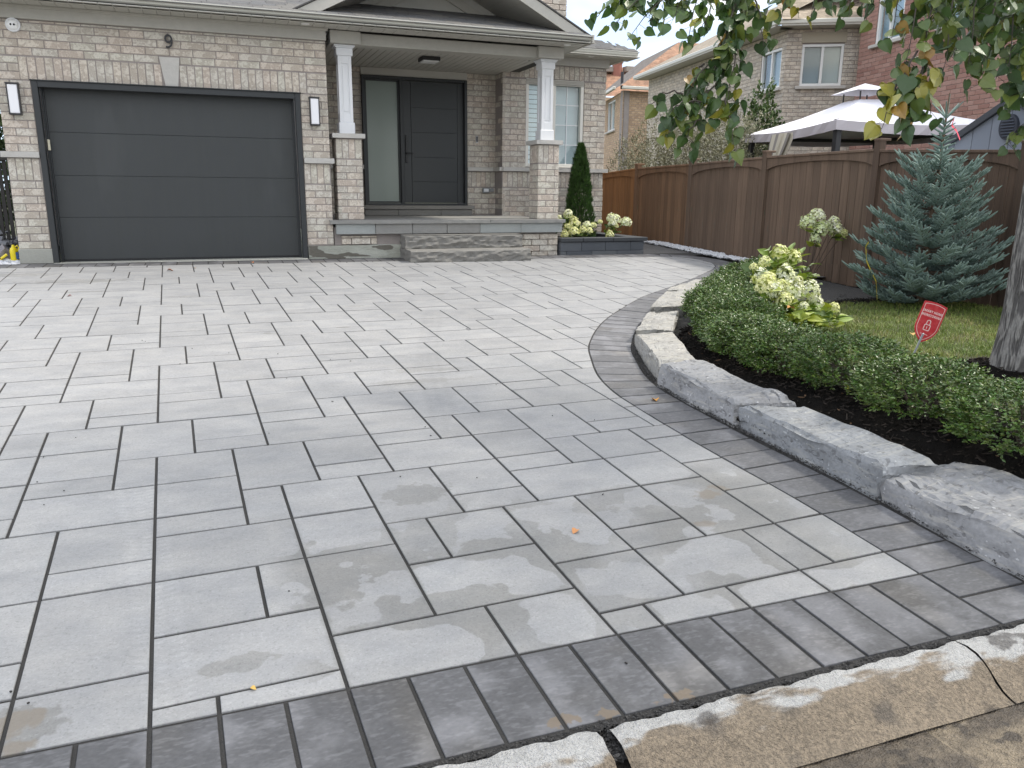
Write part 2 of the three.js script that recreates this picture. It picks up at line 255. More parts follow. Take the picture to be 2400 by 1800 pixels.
function surfaceMap(M, W, H) {
  const id = new Int32Array(W * H).fill(-1), d = new Uint8Array(W * H * 4);
  pavers.forEach((pv, n) => {
    let x0 = 1e9, x1 = -1e9, z0 = 1e9, z1 = -1e9; for (const [x, z] of pv.poly) { x0 = Math.min(x0, x); x1 = Math.max(x1, x); z0 = Math.min(z0, z); z1 = Math.max(z1, z); }
    const i0 = Math.max(0, Math.floor((x0 - M.x0) / (M.x1 - M.x0) * W) - 1), i1 = Math.min(W - 1, Math.ceil((x1 - M.x0) / (M.x1 - M.x0) * W) + 1), j0 = Math.max(0, Math.floor((z0 - M.z0) / (M.z1 - M.z0) * H) - 1), j1 = Math.min(H - 1, Math.ceil((z1 - M.z0) / (M.z1 - M.z0) * H) + 1);
    for (let j = j0; j <= j1; j++) for (let i = i0; i <= i1; i++) {
      const x = M.x0 + (i + 0.5) / W * (M.x1 - M.x0), z = M.z0 + (j + 0.5) / H * (M.z1 - M.z0), p = pv.poly; let c = false;
      for (let a = 0, b = p.length - 1; a < p.length; b = a++) if ((p[a][1] > z) !== (p[b][1] > z) && x < (p[b][0] - p[a][0]) * (z - p[a][1]) / (p[b][1] - p[a][1]) + p[a][0]) c = !c;
      if (c) id[j * W + i] = n;
    }
  });
  for (let j = 0; j < H; j++) for (let i = 0; i < W; i++) {
    const X = M.x0 + (i + 0.5) / W * (M.x1 - M.x0), Z = M.z0 + (j + 0.5) / H * (M.z1 - M.z0), k = (j * W + i) * 4, n = id[j * W + i], pv = n >= 0 ? pavers[n] : null, hsh = n >= 0 ? h3(n, 7, 3) : 0.5;
    const fine = fbm(X * 90, Z * 150, 3, 41) - 0.5, streak = fbm(X * 3.1 + hsh * 9, Z * 11 + hsh * 40, 4, 51) - 0.5, cloud = fbm(X * 2.2, Z * 2.2, 4, 61) - 0.5;
    let r, g, b;
    if (!pv || pv.kind === 0) {
      const spk = fbm(X * 260, Z * 260, 2, 43), blot = fbm(X * 9 + hsh * 13, Z * 13, 5, 45) - 0.5;
      let L = 0.248 * (0.94 + 0.12 * hsh) * (1 + 0.22 * streak + 0.16 * cloud + 0.20 * fine + 0.26 * blot);
      L *= 1 - 0.22 * sstep(0.70, 0.80, spk) + 0.16 * sstep(0.30, 0.22, spk);
      let e = 1, u = 0, v = 0;
      if (pv) { [u, v] = ungrid(X, Z); e = Math.min(u - pv.r[0], pv.r[1] - u, v - pv.r[2], pv.r[3] - v) * UN; }
      L *= 1 - 0.10 * sstep(0.02, 0, e) * sstep(0.42, 0.62, fbm(X * 7, Z * 7, 3, 71));
      L *= 1 + 0.10 * sstep(0.012, 0.002, e) * sstep(0.5, 0.65, fbm(X * 5, Z * 5, 3, 73));
      const edge = fbm(X * 26, Z * 34, 6, 81), slow = fbm(X * 5 + 3, Z * 5, 3, 83);
      let wet = 0;
      const zone = sstep(2.0, 3.0, u) * sstep(-4.4, -2.6, v) * sstep(17, 14, u) * (M === NEAR ? 1 : 0);
      if (zone > 0) wet = zone * sstep(0.012, -0.012, e - (0.01 + 0.17 * sstep(0.42, 0.72, slow)) * (0.45 + 1.1 * edge)) * (0.55 + 0.45 * sstep(0.4, 0.6, fbm(X * 3.3 + 5, Z * 3.3, 2, 87)));
      for (const [bxx, bz, rx, rz, a] of blobs) { const q = Math.hypot((X - bxx) / rx, (Z - bz) / rz); if (q < 2) wet = Math.max(wet, a * sstep(1.12, 0.92, q + (edge - 0.5) * 1.5 + (slow - 0.5) * 0.6)); }
      L *= 1 - 0.27 * wet; L += L * tyreAt(X, Z);
      r = L * (1.0 + 0.01 * wet + 0.03 * blot); g = L; b = L * (1.005 - 0.035 * wet - 0.05 * blot);
      let br = 0; for (const [bxx, bz, rx, rz] of brownSpots) { const q = Math.hypot((X - bxx) / rx, (Z - bz) / rz); if (q < 2) br = Math.max(br, sstep(1.2, 0.6, q + (edge - 0.5) * 2.2)); }
      r = lerp(r, 0.16, br * 0.6); g = lerp(g, 0.13, br * 0.6); b = lerp(b, 0.095, br * 0.6);
    } else {
      const c2 = fbm(X * 6 + hsh * 20, Z * 6, 5, 91), c3 = fbm(X * 3 + hsh * 50, Z * 3 + 7, 3, 93), sc = fbm(X * 40, Z * 110, 3, 95);
      const dark = pv.kind === 2 ? 0.088 : 0.072;
      let L = dark * (0.86 + 0.28 * hsh) * (1 + 0.5 * fine) + 0.065 * sstep(0.48, 0.78, c2) + 0.03 * sstep(0.55, 0.75, sc);
      const tan = sstep(0.55, 0.8, c3) * 0.5; r = L * (1 + 0.12 * tan); g = L * (1 + 0.03 * tan); b = L * (1.06 - 0.15 * tan);
      const edge = fbm(X * 60, Z * 60, 4, 97); let br = 0; for (const [bxx, bz, rx, rz] of brownSpots) { const q = Math.hypot((X - bxx) / rx, (Z - bz) / rz); if (q < 2) br = Math.max(br, sstep(1.1, 0.8, q + (edge - 0.5) * 2)); }
      r = lerp(r, 0.15, br * 0.8); g = lerp(g, 0.115, br * 0.8); b = lerp(b, 0.08, br * 0.8);
    }
    d[k] = toS(r); d[k + 1] = toS(g); d[k + 2] = toS(b); d[k + 3] = 255;
  }
  const t = new THREE.DataTexture(d, W, H); t.magFilter = t.minFilter = THREE.LinearFilter; t.colorSpace = THREE.SRGBColorSpace; t.needsUpdate = true; return t;
}
const mapNear = surfaceMap(NEAR, 2048, 1526), mapFar = surfaceMap(FAR, 2048, 1160);
const matNear = std([1, 1, 1], { map: mapNear, bumpMap: rep(grain, 4.7 * 1.6, 3.5 * 1.6), bumpScale: 0.0016, roughness: 0.62 });
const matFar = std([1, 1, 1], { map: mapFar, bumpMap: rep(grain, 12 * 1.2, 6.8 * 1.2), bumpScale: 0.0016, roughness: 0.62 });

// ---- the bed of dark jointing sand that the slabs lie in (one sheet), then the slabs on it
function sheet(x0, x1, z0, z1, nx, nz, f) {
  const g = new THREE.PlaneGeometry(1, 1, nx, nz), p = g.attributes.position, u = g.attributes.uv;
  for (let i = 0; i < p.count; i++) { const X = lerp(x0, x1, p.getX(i) + 0.5), Z = lerp(z0, z1, 0.5 - p.getY(i)); p.setXYZ(i, X, f(X, Z), Z); u.setXY(i, X, Z); }
  g.computeVertexNormals(); return g;
}
const sandMat = rough([0.040, 0.038, 0.036], 0.006, 6);
const drive = struct('driveway', sheet(-2.65, 9.1, 0.02, 9.455, 40, 40, (x, z) => gy(x, z) - 0.0055), sandMat);
{
  const r = rng(5), list = [];
  for (const pv of pavers) {
    const n = pv.poly.length, cx = pv.poly.reduce((s, p) => s + p[0], 0) / n, cz = pv.poly.reduce((s, p) => s + p[1], 0) / n, near = pv.poly.every((p) => p[0] > NEAR.x0 && p[0] < NEAR.x1 && p[1] > NEAR.z0 && p[1] < NEAR.z1);
    const g = slab(pv.poly, (r() - 0.5) * 0.003, near ? NEAR : FAR, pv.kind === 1 ? 0.0065 : 0.006, 0.0016); if (!g) continue;
    const c = V(cx, gy(cx, cz), cz), A = Math.abs(areaOf(pv.poly)), d = camera.position.distanceTo(c);
    list.push({ g, near, kind: pv.kind, size: inView(c, 0.25) ? A / d ** 2 * Math.abs(camera.position.y - c.y) / d : 0 });
  }
  for (const [border, name] of [[false, 'paver'], [true, 'border_paver']]) {
    const l = list.filter((o) => (o.kind > 0) === border).sort((a, b) => b.size - a.size), rest = { near: [], far: [] };
    l.forEach((o, i) => { if (i < 300 && o.size > 0) part(drive, name, o.g, o.near ? matNear : matFar); else rest[o.near ? 'near' : 'far'].push(o.g); });
    for (const k of ['near', 'far']) if (rest[k].length) stuffPart(drive, 'distant_' + name + 's', mergeGeometries(rest[k]), k === 'near' ? matNear : matFar);
  }
}
// crumbs of jointing gravel against the stones and along the kerb
{
  const g = new G(), r = rng(61);
  const crumb = (x, y, z, s) => { const c = V(x, y, z), q = [...Array(4)].map(() => V(x + (r() - 0.5) * s * 2, y + (r() - 0.4) * s * 1.5, z + (r() - 0.5) * s * 2)); g.out(q[0], q[1], q[2], c); g.out(q[0], q[1], q[3], c); g.out(q[0], q[2], q[3], c); g.out(q[1], q[2], q[3], c); };
  for (let i = 0; i < 5200; i++) { const s = Math.pow(r(), 0.8) * CL * 0.62, k = 0.325 + (r() + r()) * 0.028, p = off(s, k); crumb(p[0], gy(p[0], p[1]) + 0.002 + r() * 0.012, p[1], 0.0035 + r() * 0.005); }
  for (let i = 0; i < 4200; i++) { const x = lerp(1.6, 4.6, r()), z = ZK - 0.002 + r() * 0.03; crumb(x, gy(x, z) - 0.010 + r() * 0.008, z, 0.003 + r() * 0.004); }
  for (let i = 0; i < 700; i++) { const x = 2.715 + (r() - 0.5) * 0.075, z = ZK + r() * 0.12; crumb(x, gy(x, z) - 0.030 + r() * 0.012, z, 0.004 + r() * 0.006); }
  const m = solo('joint_gravel', g.build(), rough([0.075, 0.072, 0.07], 0.004, 8), 'dark crumbs of jointing gravel beside the stones and kerb', 'gravel'); m.userData.kind = 'stuff';
}

// ---- kerb in three cast lengths, then the gutter and road
const kerbTex = tex(1024, 256, (x, y) => {             // x along 4 m, y across 0.36 m
  const X = x * 4, Y = y * 0.36, n = fbm(X * 7, Y * 22, 5, 211), f = fbm(X * 150, Y * 150, 3, 213), m = fbm(X * 2.4, Y * 5, 3, 215);
  const dirt = clamp(sstep(0.44, 0.60, y + (n - 0.5) * 0.75 + (m - 0.5) * 0.55));
  const L = 0.42 * (0.80 + 0.4 * f) * (0.86 + 0.28 * n), br = mixc([0.20, 0.155, 0.105], [0.105, 0.083, 0.06], sstep(0.5, 0.8, fbm(X * 11, Y * 11, 4, 217)));
  const c = mixc([L, L * 0.985, L * 0.955], br.map((q) => q * (0.45 + 1.1 * f)), dirt * 0.92);
  return mixc(c, [0.05, 0.042, 0.036], sstep(0.70, 0.80, fbm(X * 9 + 5, Y * 12, 4, 219)) * 0.7);
});
const kerbMat = std([1, 1, 1], { map: rep(kerbTex, 0.25, 1 / 0.36), bumpMap: rep(grain, 3.2), bumpScale: 0.02, roughness: 0.92 });
function kerbLength(xa, xb, seed) {
  const prof = [[0, -0.10], [0, -0.035], [0.004, -0.010], [0.015, 0.0], [0.05, 0.004], [0.085, 0.0], [0.115, -0.012], [0.14, -0.030], [0.165, -0.052], [0.19, -0.070], [0.215, -0.078], [0.235, -0.080]], nx = Math.max(8, Math.round((xb - xa) / 0.012)), P = [], U = [], I = [];
  for (let i = 0; i <= nx; i++) {
    const t = i / nx, X = lerp(xa, xb, t), endw = Math.min(X - xa, xb - X);
    let len = 0;
    for (let j = 0; j < prof.length; j++) {
      const [dz, dy] = prof[j]; if (j) len += Math.hypot(dz - prof[j - 1][0], dy - prof[j - 1][1]);
      const n = fbm3(X * 9, dz * 16, seed, 4, 7) - 0.5, chip = sstep(0.04, 0, endw) * (0.1 + fbm(dz * 40, seed, 3, 5)) * (Math.abs(X - 2.71) < 0.1 ? 0.5 : 0.03), back = j < 4 ? (fbm(X * 16, 3, 3, 15) - 0.5) * 0.03 : 0;
      P.push(X + chip * 0.03 * (X - xa < xb - X ? 1 : -1), gy(X, ZK + 0.01) + 0.002 + dy + n * 0.014 - chip * 0.02, ZK + 0.015 + dz + back + n * 0.008); U.push(X, Math.min(len, 0.355));
    }
  }
  const m = prof.length; for (let i = 0; i < nx; i++) for (let j = 0; j + 1 < m; j++) { const a = i * m + j; I.push(a, a + 1, a + m, a + 1, a + m + 1, a + m); }
  const g = new THREE.BufferGeometry(); g.setAttribute('position', new THREE.Float32BufferAttribute(P, 3)); g.setAttribute('uv', new THREE.Float32BufferAttribute(U, 2)); g.setIndex(I); g.computeVertexNormals(); return g;
}
for (const [a, b, s] of [[-2.6, 2.70, 1.3], [2.722, 3.988, 4.7], [3.9905, 9.5, 8.1]]) struct('kerb', kerbLength(a, b, s), kerbMat);
const roadTex = tex(1024, 1024, (x, y) => {
  const n = fbm(x * 6, y * 10, 5, 231, 0), f = fbm(x * 120, y * 120, 3, 233), c = mixc([0.20, 0.16, 0.11], [0.095, 0.076, 0.056], sstep(0.42, 0.66, n)), p = sstep(0.68, 0.75, fbm(x * 34, y * 34, 3, 235));
  return mixc(c.map((q) => q * (0.5 + 1.0 * f)), [0.045, 0.037, 0.03], p * 0.75);
});
struct('kerb_bed', sheet(-2.6, 9.5, 9.43, 9.70, 60, 6, (x, z) => gy(x, 9.45) - 0.034 - (z - 9.45) * 0.24), rough([0.055, 0.048, 0.04], 0.008, 6));
const roadY = (x, z) => gy(x, 9.6) - 0.079 + (z - 9.69) * (z < 10.0 ? 0.03 : 0.0) + (z > 10 ? 0.0093 : 0);
const roadMat = std([1, 1, 1], { map: rep(roadTex, 0.55), bumpMap: rep(grain, 3.1), bumpScale: 0.022, roughness: 0.5 });
struct('road', (() => { const g = sheet(-9, 22, 9.645, 18, 620, 170, (x, z) => roadY(x, z) + 0.004 + (z < 11.5 ? (fbm(x * 14, z * 14, 4, 241) - 0.5) * 0.014 + sstep(0.62, 0.8, fbm(x * 22, z * 22, 3, 243)) * 0.010 : 0)); return g; })(), roadMat);
// ================================================================ HOUSE
const brickTex = tex(512, 512, (x, y) => {
  const wx = x * 20 + 2.2 * (fbm(x * 14, y * 14, 3, 301, 14) - 0.5) * 2, wy = y * 20 + 2.2 * (fbm(x * 14, y * 14, 3, 303, 14) - 0.5) * 2;
  const a = fbm(wx, wy, 3, 305, 0), s = sstep(0.46, 0.60, a), f = fbm(x * 128, y * 128, 2, 307, 128);
  return mixc([0.45, 0.405, 0.35], [0.58, 0.54, 0.475], s).map((q) => q * (0.86 + 0.28 * f));
});
const brickBump = tex(512, 512, (x, y) => { const wx = x * 20 + 2.2 * (fbm(x * 14, y * 14, 3, 301, 14) - 0.5) * 2, wy = y * 20 + 2.2 * (fbm(x * 14, y * 14, 3, 303, 14) - 0.5) * 2; return 0.7 * sstep(0.44, 0.60, fbm(wx, wy, 3, 305)) + 0.3 * fbm(x * 100, y * 100, 2, 309, 100); }, false);
const brickMats = [[1, 1, 1], [0.97, 0.98, 0.98], [1.03, 1.0, 0.97], [0.94, 0.92, 0.90], [0.98, 1.0, 0.98], [1.0, 0.95, 0.93]].map((c) => std(c, { map: rep(brickTex, 1.25), bumpMap: rep(brickBump, 1.25), bumpScale: 0.004, roughness: 0.92 }));
const mortarMat = rough([0.37, 0.33, 0.31], 0.003, 4);
const CO = 0.0889, BL = 0.267;                    // course height, brick length with its joint
const bricksAll = [];                             // every brick of the house, sorted later into the 300 largest and the rest
const unit = (seed) => { const g = new G().box(0, 0, 0, 0.257, 0.079, 0.05, 0.004), r = rng(seed), ox = r() * 3, oy = r() * 3; for (let i = 0; i < g.u.length; i += 2) { g.u[i] += ox; g.u[i + 1] += oy; } return g.build(); };
const brickGeo = [...Array(10)].map((_, i) => unit(900 + i));
const soldGeo = [...Array(8)].map((_, i) => { const g = new G().box(0, 0, 0, 0.079, 0.257, 0.05, 0.004), r = rng(950 + i), ox = r() * 3, oy = r() * 3; for (let k = 0; k < g.u.length; k += 2) { g.u[k] += ox; g.u[k + 1] += oy; } return g.build(); });
const rb = rng(33);
// a wall face: origin o, running direction angle t (0: along +X facing +Z; -90 deg: along +Z facing -X ... ), list of bricks in (x, y, w, h) on it
function layBricks(owner, o, t, list, proud = 0) {
  for (const [x, y, w, h] of list) {
    if (w < 0.012 || h < 0.012) continue;
    const sold = h > w * 1.6 && h > 0.15, geo = sold ? soldGeo[Math.floor(rb() * 8)] : brickGeo[Math.floor(rb() * 10)];
    const m = new THREE.Mesh(geo, brickMats[Math.floor(rb() * 6)]); m.name = 'brick'; m.castShadow = m.receiveShadow = true;
    const j = (rb() - 0.5) * 0.003, p = V(x + w / 2, y + h / 2, -0.025 + proud + j).applyAxisAngle(V(0, 1, 0), t).add(o);
    m.position.copy(p); m.rotation.y = t; m.scale.set(w / (sold ? 0.079 : 0.257), h / (sold ? 0.257 : 0.079), 1);
    const nrm = V(0, 0, 1).applyAxisAngle(V(0, 1, 0), t), v = V().subVectors(camera.position, p), d = v.length();
    bricksAll.push({ m, owner, size: inView(p, 0.02) ? w * h / d / d * Math.max(0, nrm.dot(v) / d) : 0 });
  }
}
function courses(x0, x1, y0, y1, phase = 0, holes = []) {            // running bond between x0..x1, y0..y1
  const out = []; let k = phase;
  for (let y = y0; y < y1 - 0.015; y += CO, k++) {
    const h = Math.min(CO, y1 - y) - 0.01; let spans = [[x0, x1]];
    for (const [a, b, c, d] of holes) if (y + h > c + 0.01 && y < d - 0.01) spans = spans.flatMap(([p, q]) => [[p, Math.min(q, a)], [Math.max(p, b), q]].filter(([s, e]) => e - s > 0.01));
    for (const [a, b] of spans) { let x = a - (k % 2 ? 0.09 * 1.0 + 0.0445 : 0); x = a; let first = k % 2 ? 0.1335 - 0.01 : 0.257; while (x < b - 0.012) { const w = Math.min(first, b - x); if (b - x - w < 0.05 && b - x - w > 0) { out.push([x, y, b - x, h]); break; } out.push([x, y, w, h]); x += w + 0.01; first = 0.257; } }
  }
  return out;
}
const soldiers = (x0, x1, y0, y1) => { const n = Math.max(1, Math.round((x1 - x0) / CO)), w = (x1 - x0) / n; return [...Array(n)].map((_, i) => [x0 + i * w, y0, w - 0.01, y1 - y0 - 0.01]); };

const house = thing('house', 'beige brick house with a charcoal garage door and a pillared porch', 'house');
const mTrim = std([0.55, 0.53, 0.475], { roughness: 0.55, map: rep(tone, 0.4) }), mWhite = std([0.72, 0.73, 0.745], { roughness: 0.45 }), mSoffit = std([0.47, 0.455, 0.41], { roughness: 0.55 }), mDark = std([0.022, 0.025, 0.027], { roughness: 0.42 }), mGroove = std([0.05, 0.047, 0.04]);
const mLime = rough([0.62, 0.60, 0.56], 0.006, 2), mConcrete = std([0.43, 0.43, 0.385], { map: rep(tone, 1.1), bumpMap: rep(grain, 2.2), bumpScale: 0.005, roughness: 0.9 });
const GX0 = -0.345, GX1 = 3.39;
// ---- garage wall: mortar core with the opening, bricks proud of it
const gw = part(house, 'garage_wall', (() => { const g = new G(); g.box((GX0 + 0) / 2, 1.45, -0.13, -GX0, 2.62, 0.246); g.box((3.04 + GX1) / 2, 1.45, -0.13, GX1 - 3.04, 2.62, 0.246); g.box(1.52, 2.435, -0.13, 3.04, 0.65, 0.246); g.box(GX1 - 0.12, 1.6, -1.25, 0.24, 2.6, 1.99); g.box(GX0 + 0.12, 1.45, -2.3, 0.24, 2.62, 4.0); return g; })(), mortarMat);
const pierBricks = (a, b) => [...courses(a, b, 0.17, 0.965, 0), ...soldiers(a + 0.002, b - 0.002, 0.972, 1.232), ...courses(a, b, 1.30, 2.10, 1)];
layBricks(gw, V(0, 0, 0), 0, [...pierBricks(GX0, -0.006), ...pierBricks(3.046, GX1), ...courses(GX0, -0.105, 2.103, 2.36, 0), ...courses(3.14, GX1, 2.103, 2.36, 0), ...soldiers(-0.10, 1.42, 2.105, 2.362), ...soldiers(1.617, 3.135, 2.105, 2.362), ...courses(GX0, GX1, 2.37, 2.757, 1, [[1.39, 1.635, 2.3, 2.44]])]);
part(house, 'keystone', (() => { const g = new G(), q = [[1.448, 2.098], [1.588, 2.098], [1.628, 2.44], [1.398, 2.44]], o = V(1.515, 2.27, 0), P = (i, z) => V(q[i][0], q[i][1], z); g.qout(P(0, 0.012), P(1, 0.012), P(2, 0.012), P(3, 0.012), o); for (let i = 0; i < 4; i++) g.qout(P(i, 0.012), P((i + 1) % 4, 0.012), P((i + 1) % 4, -0.05), P(i, -0.05), o); return g; })(), mLime);
const roughStone = (cx, cy, cz, w, h, d, seed, amp = 0.006, step = 0.02) => {
  const g0 = new THREE.BoxGeometry(w, h, d, Math.max(2, Math.round(w / step)), Math.max(2, Math.round(h / step)), Math.max(2, Math.round(d / step))); g0.deleteAttribute('uv'); g0.deleteAttribute('normal');
  const g = mergeVertices(g0, 1e-4), p = g.attributes.position;
  for (let i = 0; i < p.count; i++) { const x = p.getX(i), y = p.getY(i), z = p.getZ(i), n = fbm3(x * 14 + seed, y * 22, z * 14, 3, 3) - 0.5, m = fbm3(x * 14 + seed + 40, y * 22, z * 14, 3, 4) - 0.5; p.setXYZ(i, x + (Math.abs(x) > w / 2 - 0.001 ? Math.sign(x) * n * amp * 2 : 0), y + (Math.abs(y) > h / 2 - 0.001 ? m * amp * 0.35 : 0), z + (Math.abs(z) > d / 2 - 0.001 ? Math.sign(z) * n * amp * 2 : 0)); }
  let o = g.toNonIndexed(); o.computeVertexNormals(); o = toCreasedNormals(o, 0.5); const pp = o.attributes.position, nn = o.attributes.normal, uv = [];
  for (let i = 0; i < pp.count; i++) { const ax = Math.abs(nn.getX(i)), ay = Math.abs(nn.getY(i)), az = Math.abs(nn.getZ(i)); if (ay > ax && ay > az) uv.push(pp.getX(i) + seed, pp.getZ(i)); else if (ax > az) uv.push(pp.getZ(i) + seed, pp.getY(i)); else uv.push(pp.getX(i) + seed, pp.getY(i)); }
  o.setAttribute('uv', new THREE.Float32BufferAttribute(uv, 2)); o.translate(cx, cy, cz); return o;
};
part(house, 'sill_stone', roughStone(-0.20, 1.265, -0.01, 0.40, 0.066, 0.11, 3.1), mLime);
part(house, 'sill_stone', roughStone(3.245, 1.265, -0.01, 0.385, 0.066, 0.11, 7.1), mLime);
part(house, 'foundation', bx(GX0 / 2, 0.03, -0.11, -GX0 + 0.016, 0.27, 0.25, 0.006), mConcrete);
const parging = std([1, 1, 1], { map: tex(512, 256, (x, y) => { const n = fbm(x * 8, y * 6, 5, 331), f = fbm(x * 60, y * 60, 3, 333); const c = mixc([0.40, 0.405, 0.355], [0.33, 0.335, 0.29], sstep(0.4, 0.6, n)); return mixc(c, [0.135, 0.125, 0.105], sstep(0.62, 0.66, fbm(x * 7 + 3, y * 5 + 1, 4, 337))).map((q) => q * (0.85 + 0.3 * f)); }), bumpMap: rep(grain, 3), bumpScale: 0.006, roughness: 0.92 });
parging.map.repeat.set(0.42, 1.6);
part(house, 'foundation', bx(3.72, 0.0, -0.10, 1.34, 0.315, 0.22, 0.006), parging);
// ---- garage door
const frame = part(house, 'garage_frame', (() => { const g = new G(); g.box(0.034, 1.04, -0.03, 0.064, 2.115, 0.10, 0.004); g.box(3.008, 1.04, -0.03, 0.064, 2.115, 0.10, 0.004); g.box(1.52, 2.062, -0.03, 2.908, 0.07, 0.10, 0.004); g.box(1.52, 2.102, -0.012, 3.06, 0.012, 0.10, 0.002); for (const [x, s] of [[0.075, 1], [2.966, -1]]) { g.box(x + 0.006 * s, 1.02, -0.11, 0.016, 2.04, 0.05, 0.003); g.box(x + 0.020 * s, 1.02, -0.135, 0.014, 2.04, 0.04, 0.003); } return g; })(), mDark);
const doorMat = std([1, 1, 1], { map: tex(512, 256, (x, y) => { const s = 0.85 + 0.3 * fbm(x * 60, y * 3, 3, 341, 0) * 0.3 + 0.12 * fbm(x * 3, y * 3, 3, 343), l = 0.006 * sstep(0.70, 0.80, fbm(x * 9, y * 1.4, 4, 345)); return [0.036 * s + l, 0.040 * s + l, 0.041 * s + l]; }), bumpMap: rep(grain, 6, 1.5), bumpScale: 0.0012, roughness: 0.5 });
doorMat.map.repeat.set(0.33, 0.5);
const gdoor = part(house, 'garage_door', bx(1.52, 1.03, -0.185, 2.9, 2.06, 0.02), mDark);
[[0.02, 0.534], [0.5355, 1.035], [1.0365, 1.538], [1.5395, 2.05]].forEach(([a, b]) => part(gdoor, 'door_panel', bx(1.52, (a + b) / 2, -0.165, 2.885, b - a, 0.035, 0.0025), doorMat));
part(gdoor, 'weather_seal', bx(1.52, 0.006, -0.16, 2.88, 0.03, 0.045, 0.008), std([0.012, 0.012, 0.013], { roughness: 0.7 }));
part(house, 'threshold', bx(1.52, -0.055, -0.06, 3.03, 0.10, 0.30, 0.01), mConcrete);
part(house, 'jamb_box', bx(0.095, 1.385, -0.085, 0.026, 0.125, 0.035, 0.004), std([0.62, 0.58, 0.44], { roughness: 0.5 }));

// ---- porch: fascia blocks, slab, risers, pillars
const mSlab = std([0.30, 0.295, 0.28], { map: rep(tone, 0.9), bumpMap: rep(grain, 2), bumpScale: 0.004, roughness: 0.8 }), mSlabPale = std([0.36, 0.38, 0.37], { map: rep(tone, 1.4), bumpMap: rep(grain, 2), bumpScale: 0.003, roughness: 0.75 });
part(house, 'porch_base', bx(5.05, 0.12, -1.15, 3.29, 0.56, 2.24), mortarMat);
layBricks(house, V(0, 0, 0), 0, [...courses(6.03, 6.715, -0.06, 0.29, 0), ...courses(3.50, 3.98, 0.168, 0.29, 1)], 0.004);
layBricks(house, V(6.715, 0, 0), Math.PI / 2, courses(0.03, 0.5, 0.02, 0.29, 0), 0.004);
[[3.425, 3.955], [3.962, 4.475], [4.482, 4.975], [4.982, 5.47], [5.475, 6.10], [6.105, 6.762]].forEach(([a, b], i) => part(house, 'porch_fascia_block', bx((a + b) / 2, 0.374, -0.04, b - a, 0.138, 0.20, 0.004), i > 3 || i === 0 ? mSlabPale : mSlab));
[[3.345, 5.62], [5.626, 6.80]].forEach(([a, b], i) => part(house, 'porch_slab', roughStone((a + b) / 2, 0.470, -1.09, b - a, 0.050, 2.36, 11 + i * 4, 0.007, 0.03), mSlab));
part(house, 'door_step', roughStone(5.09, 0.63, -2.04, 1.86, 0.055, 0.30, 21, 0.006), rough([0.25, 0.24, 0.22], 0.005, 2));
[[4.18, 4.72], [4.725, 5.44], [5.445, 5.985]].forEach(([a, b]) => part(house, 'riser_block', bx((a + b) / 2, 0.549, -2.05, b - a, 0.10, 0.26, 0.003), rough([0.22, 0.215, 0.20], 0.003, 2)));
// split-faced steps
const splitStep = (x0, x1, y0, y1, z0, z1, seed) => {
  const w = x1 - x0, h = y1 - y0, d = z1 - z0, g0 = new THREE.BoxGeometry(w, h, d, Math.round(w / 0.016), 10, 16); g0.deleteAttribute('uv'); g0.deleteAttribute('normal'); const g = mergeVertices(g0, 1e-4), p = g.attributes.position;
  const cell = (a, b, s) => { let m = 9, n = 9; const ia = Math.floor(a), ib = Math.floor(b); for (let i = -1; i < 2; i++) for (let j = -1; j < 2; j++) { const q = Math.hypot(a - (ia + i + h3(ia + i, ib + j, s)), b - (ib + j + h3(ia + i, ib + j, s + 9))); if (q < m) { n = m; m = q; } else if (q < n) n = q; } return m; };
  for (let i = 0; i < p.count; i++) {
    const x = p.getX(i), y = p.getY(i), z = p.getZ(i); let nx = x, ny = y, nz = z;
    const sc = 0.030 * (cell(x * 5.5 + y * 3 + seed, y * 13 - x * 1.5, seed) - 0.45) + 0.016 * (cell(x * 14 + seed, y * 30, seed + 3) - 0.5), taper = sstep(h / 2, h / 2 - 0.03, y);
    if (z > d / 2 - 0.001) nz = z - 0.012 + sc * taper - 0.018 * sstep(h / 2 - 0.02, h / 2, y) ;
    if (Math.abs(x) > w / 2 - 0.001) { const q = 0.03 * (cell(z * 7 + seed, y * 14, seed + 5) - 0.45) * taper; nx = x + Math.sign(x) * q; }
    if (y > h / 2 - 0.001) ny = y + (fbm(x * 5, z * 5, 2, seed) - 0.5) * 0.004;
    p.setXYZ(i, nx, ny, nz);
  }
  let o = g.toNonIndexed(); o.computeVertexNormals(); o = toCreasedNormals(o, 0.45); const pp = o.attributes.position, nn = o.attributes.normal, uv = []; for (let i = 0; i < pp.count; i++) { if (Math.abs(nn.getY(i)) > 0.7) uv.push(pp.getX(i), pp.getZ(i)); else uv.push(pp.getX(i) + pp.getZ(i), pp.getY(i)); }
  o.setAttribute('uv', new THREE.Float32BufferAttribute(uv, 2)); return o.translate((x0 + x1) / 2, (y0 + y1) / 2, (z0 + z1) / 2);
};
const mStep = rough([0.23, 0.222, 0.205], 0.004, 2);
solo('stone_step', splitStep(4.30, 6.03, -0.08, 0.112, 0.02, 0.665, 2), mStep, 'lower split-faced grey stone step resting on the driveway slabs', 'step', 'porch steps');
solo('stone_step', splitStep(4.305, 6.02, 0.116, 0.296, 0.02, 0.345, 31), mStep, 'upper split-faced grey stone step under the porch slab', 'step', 'porch steps');

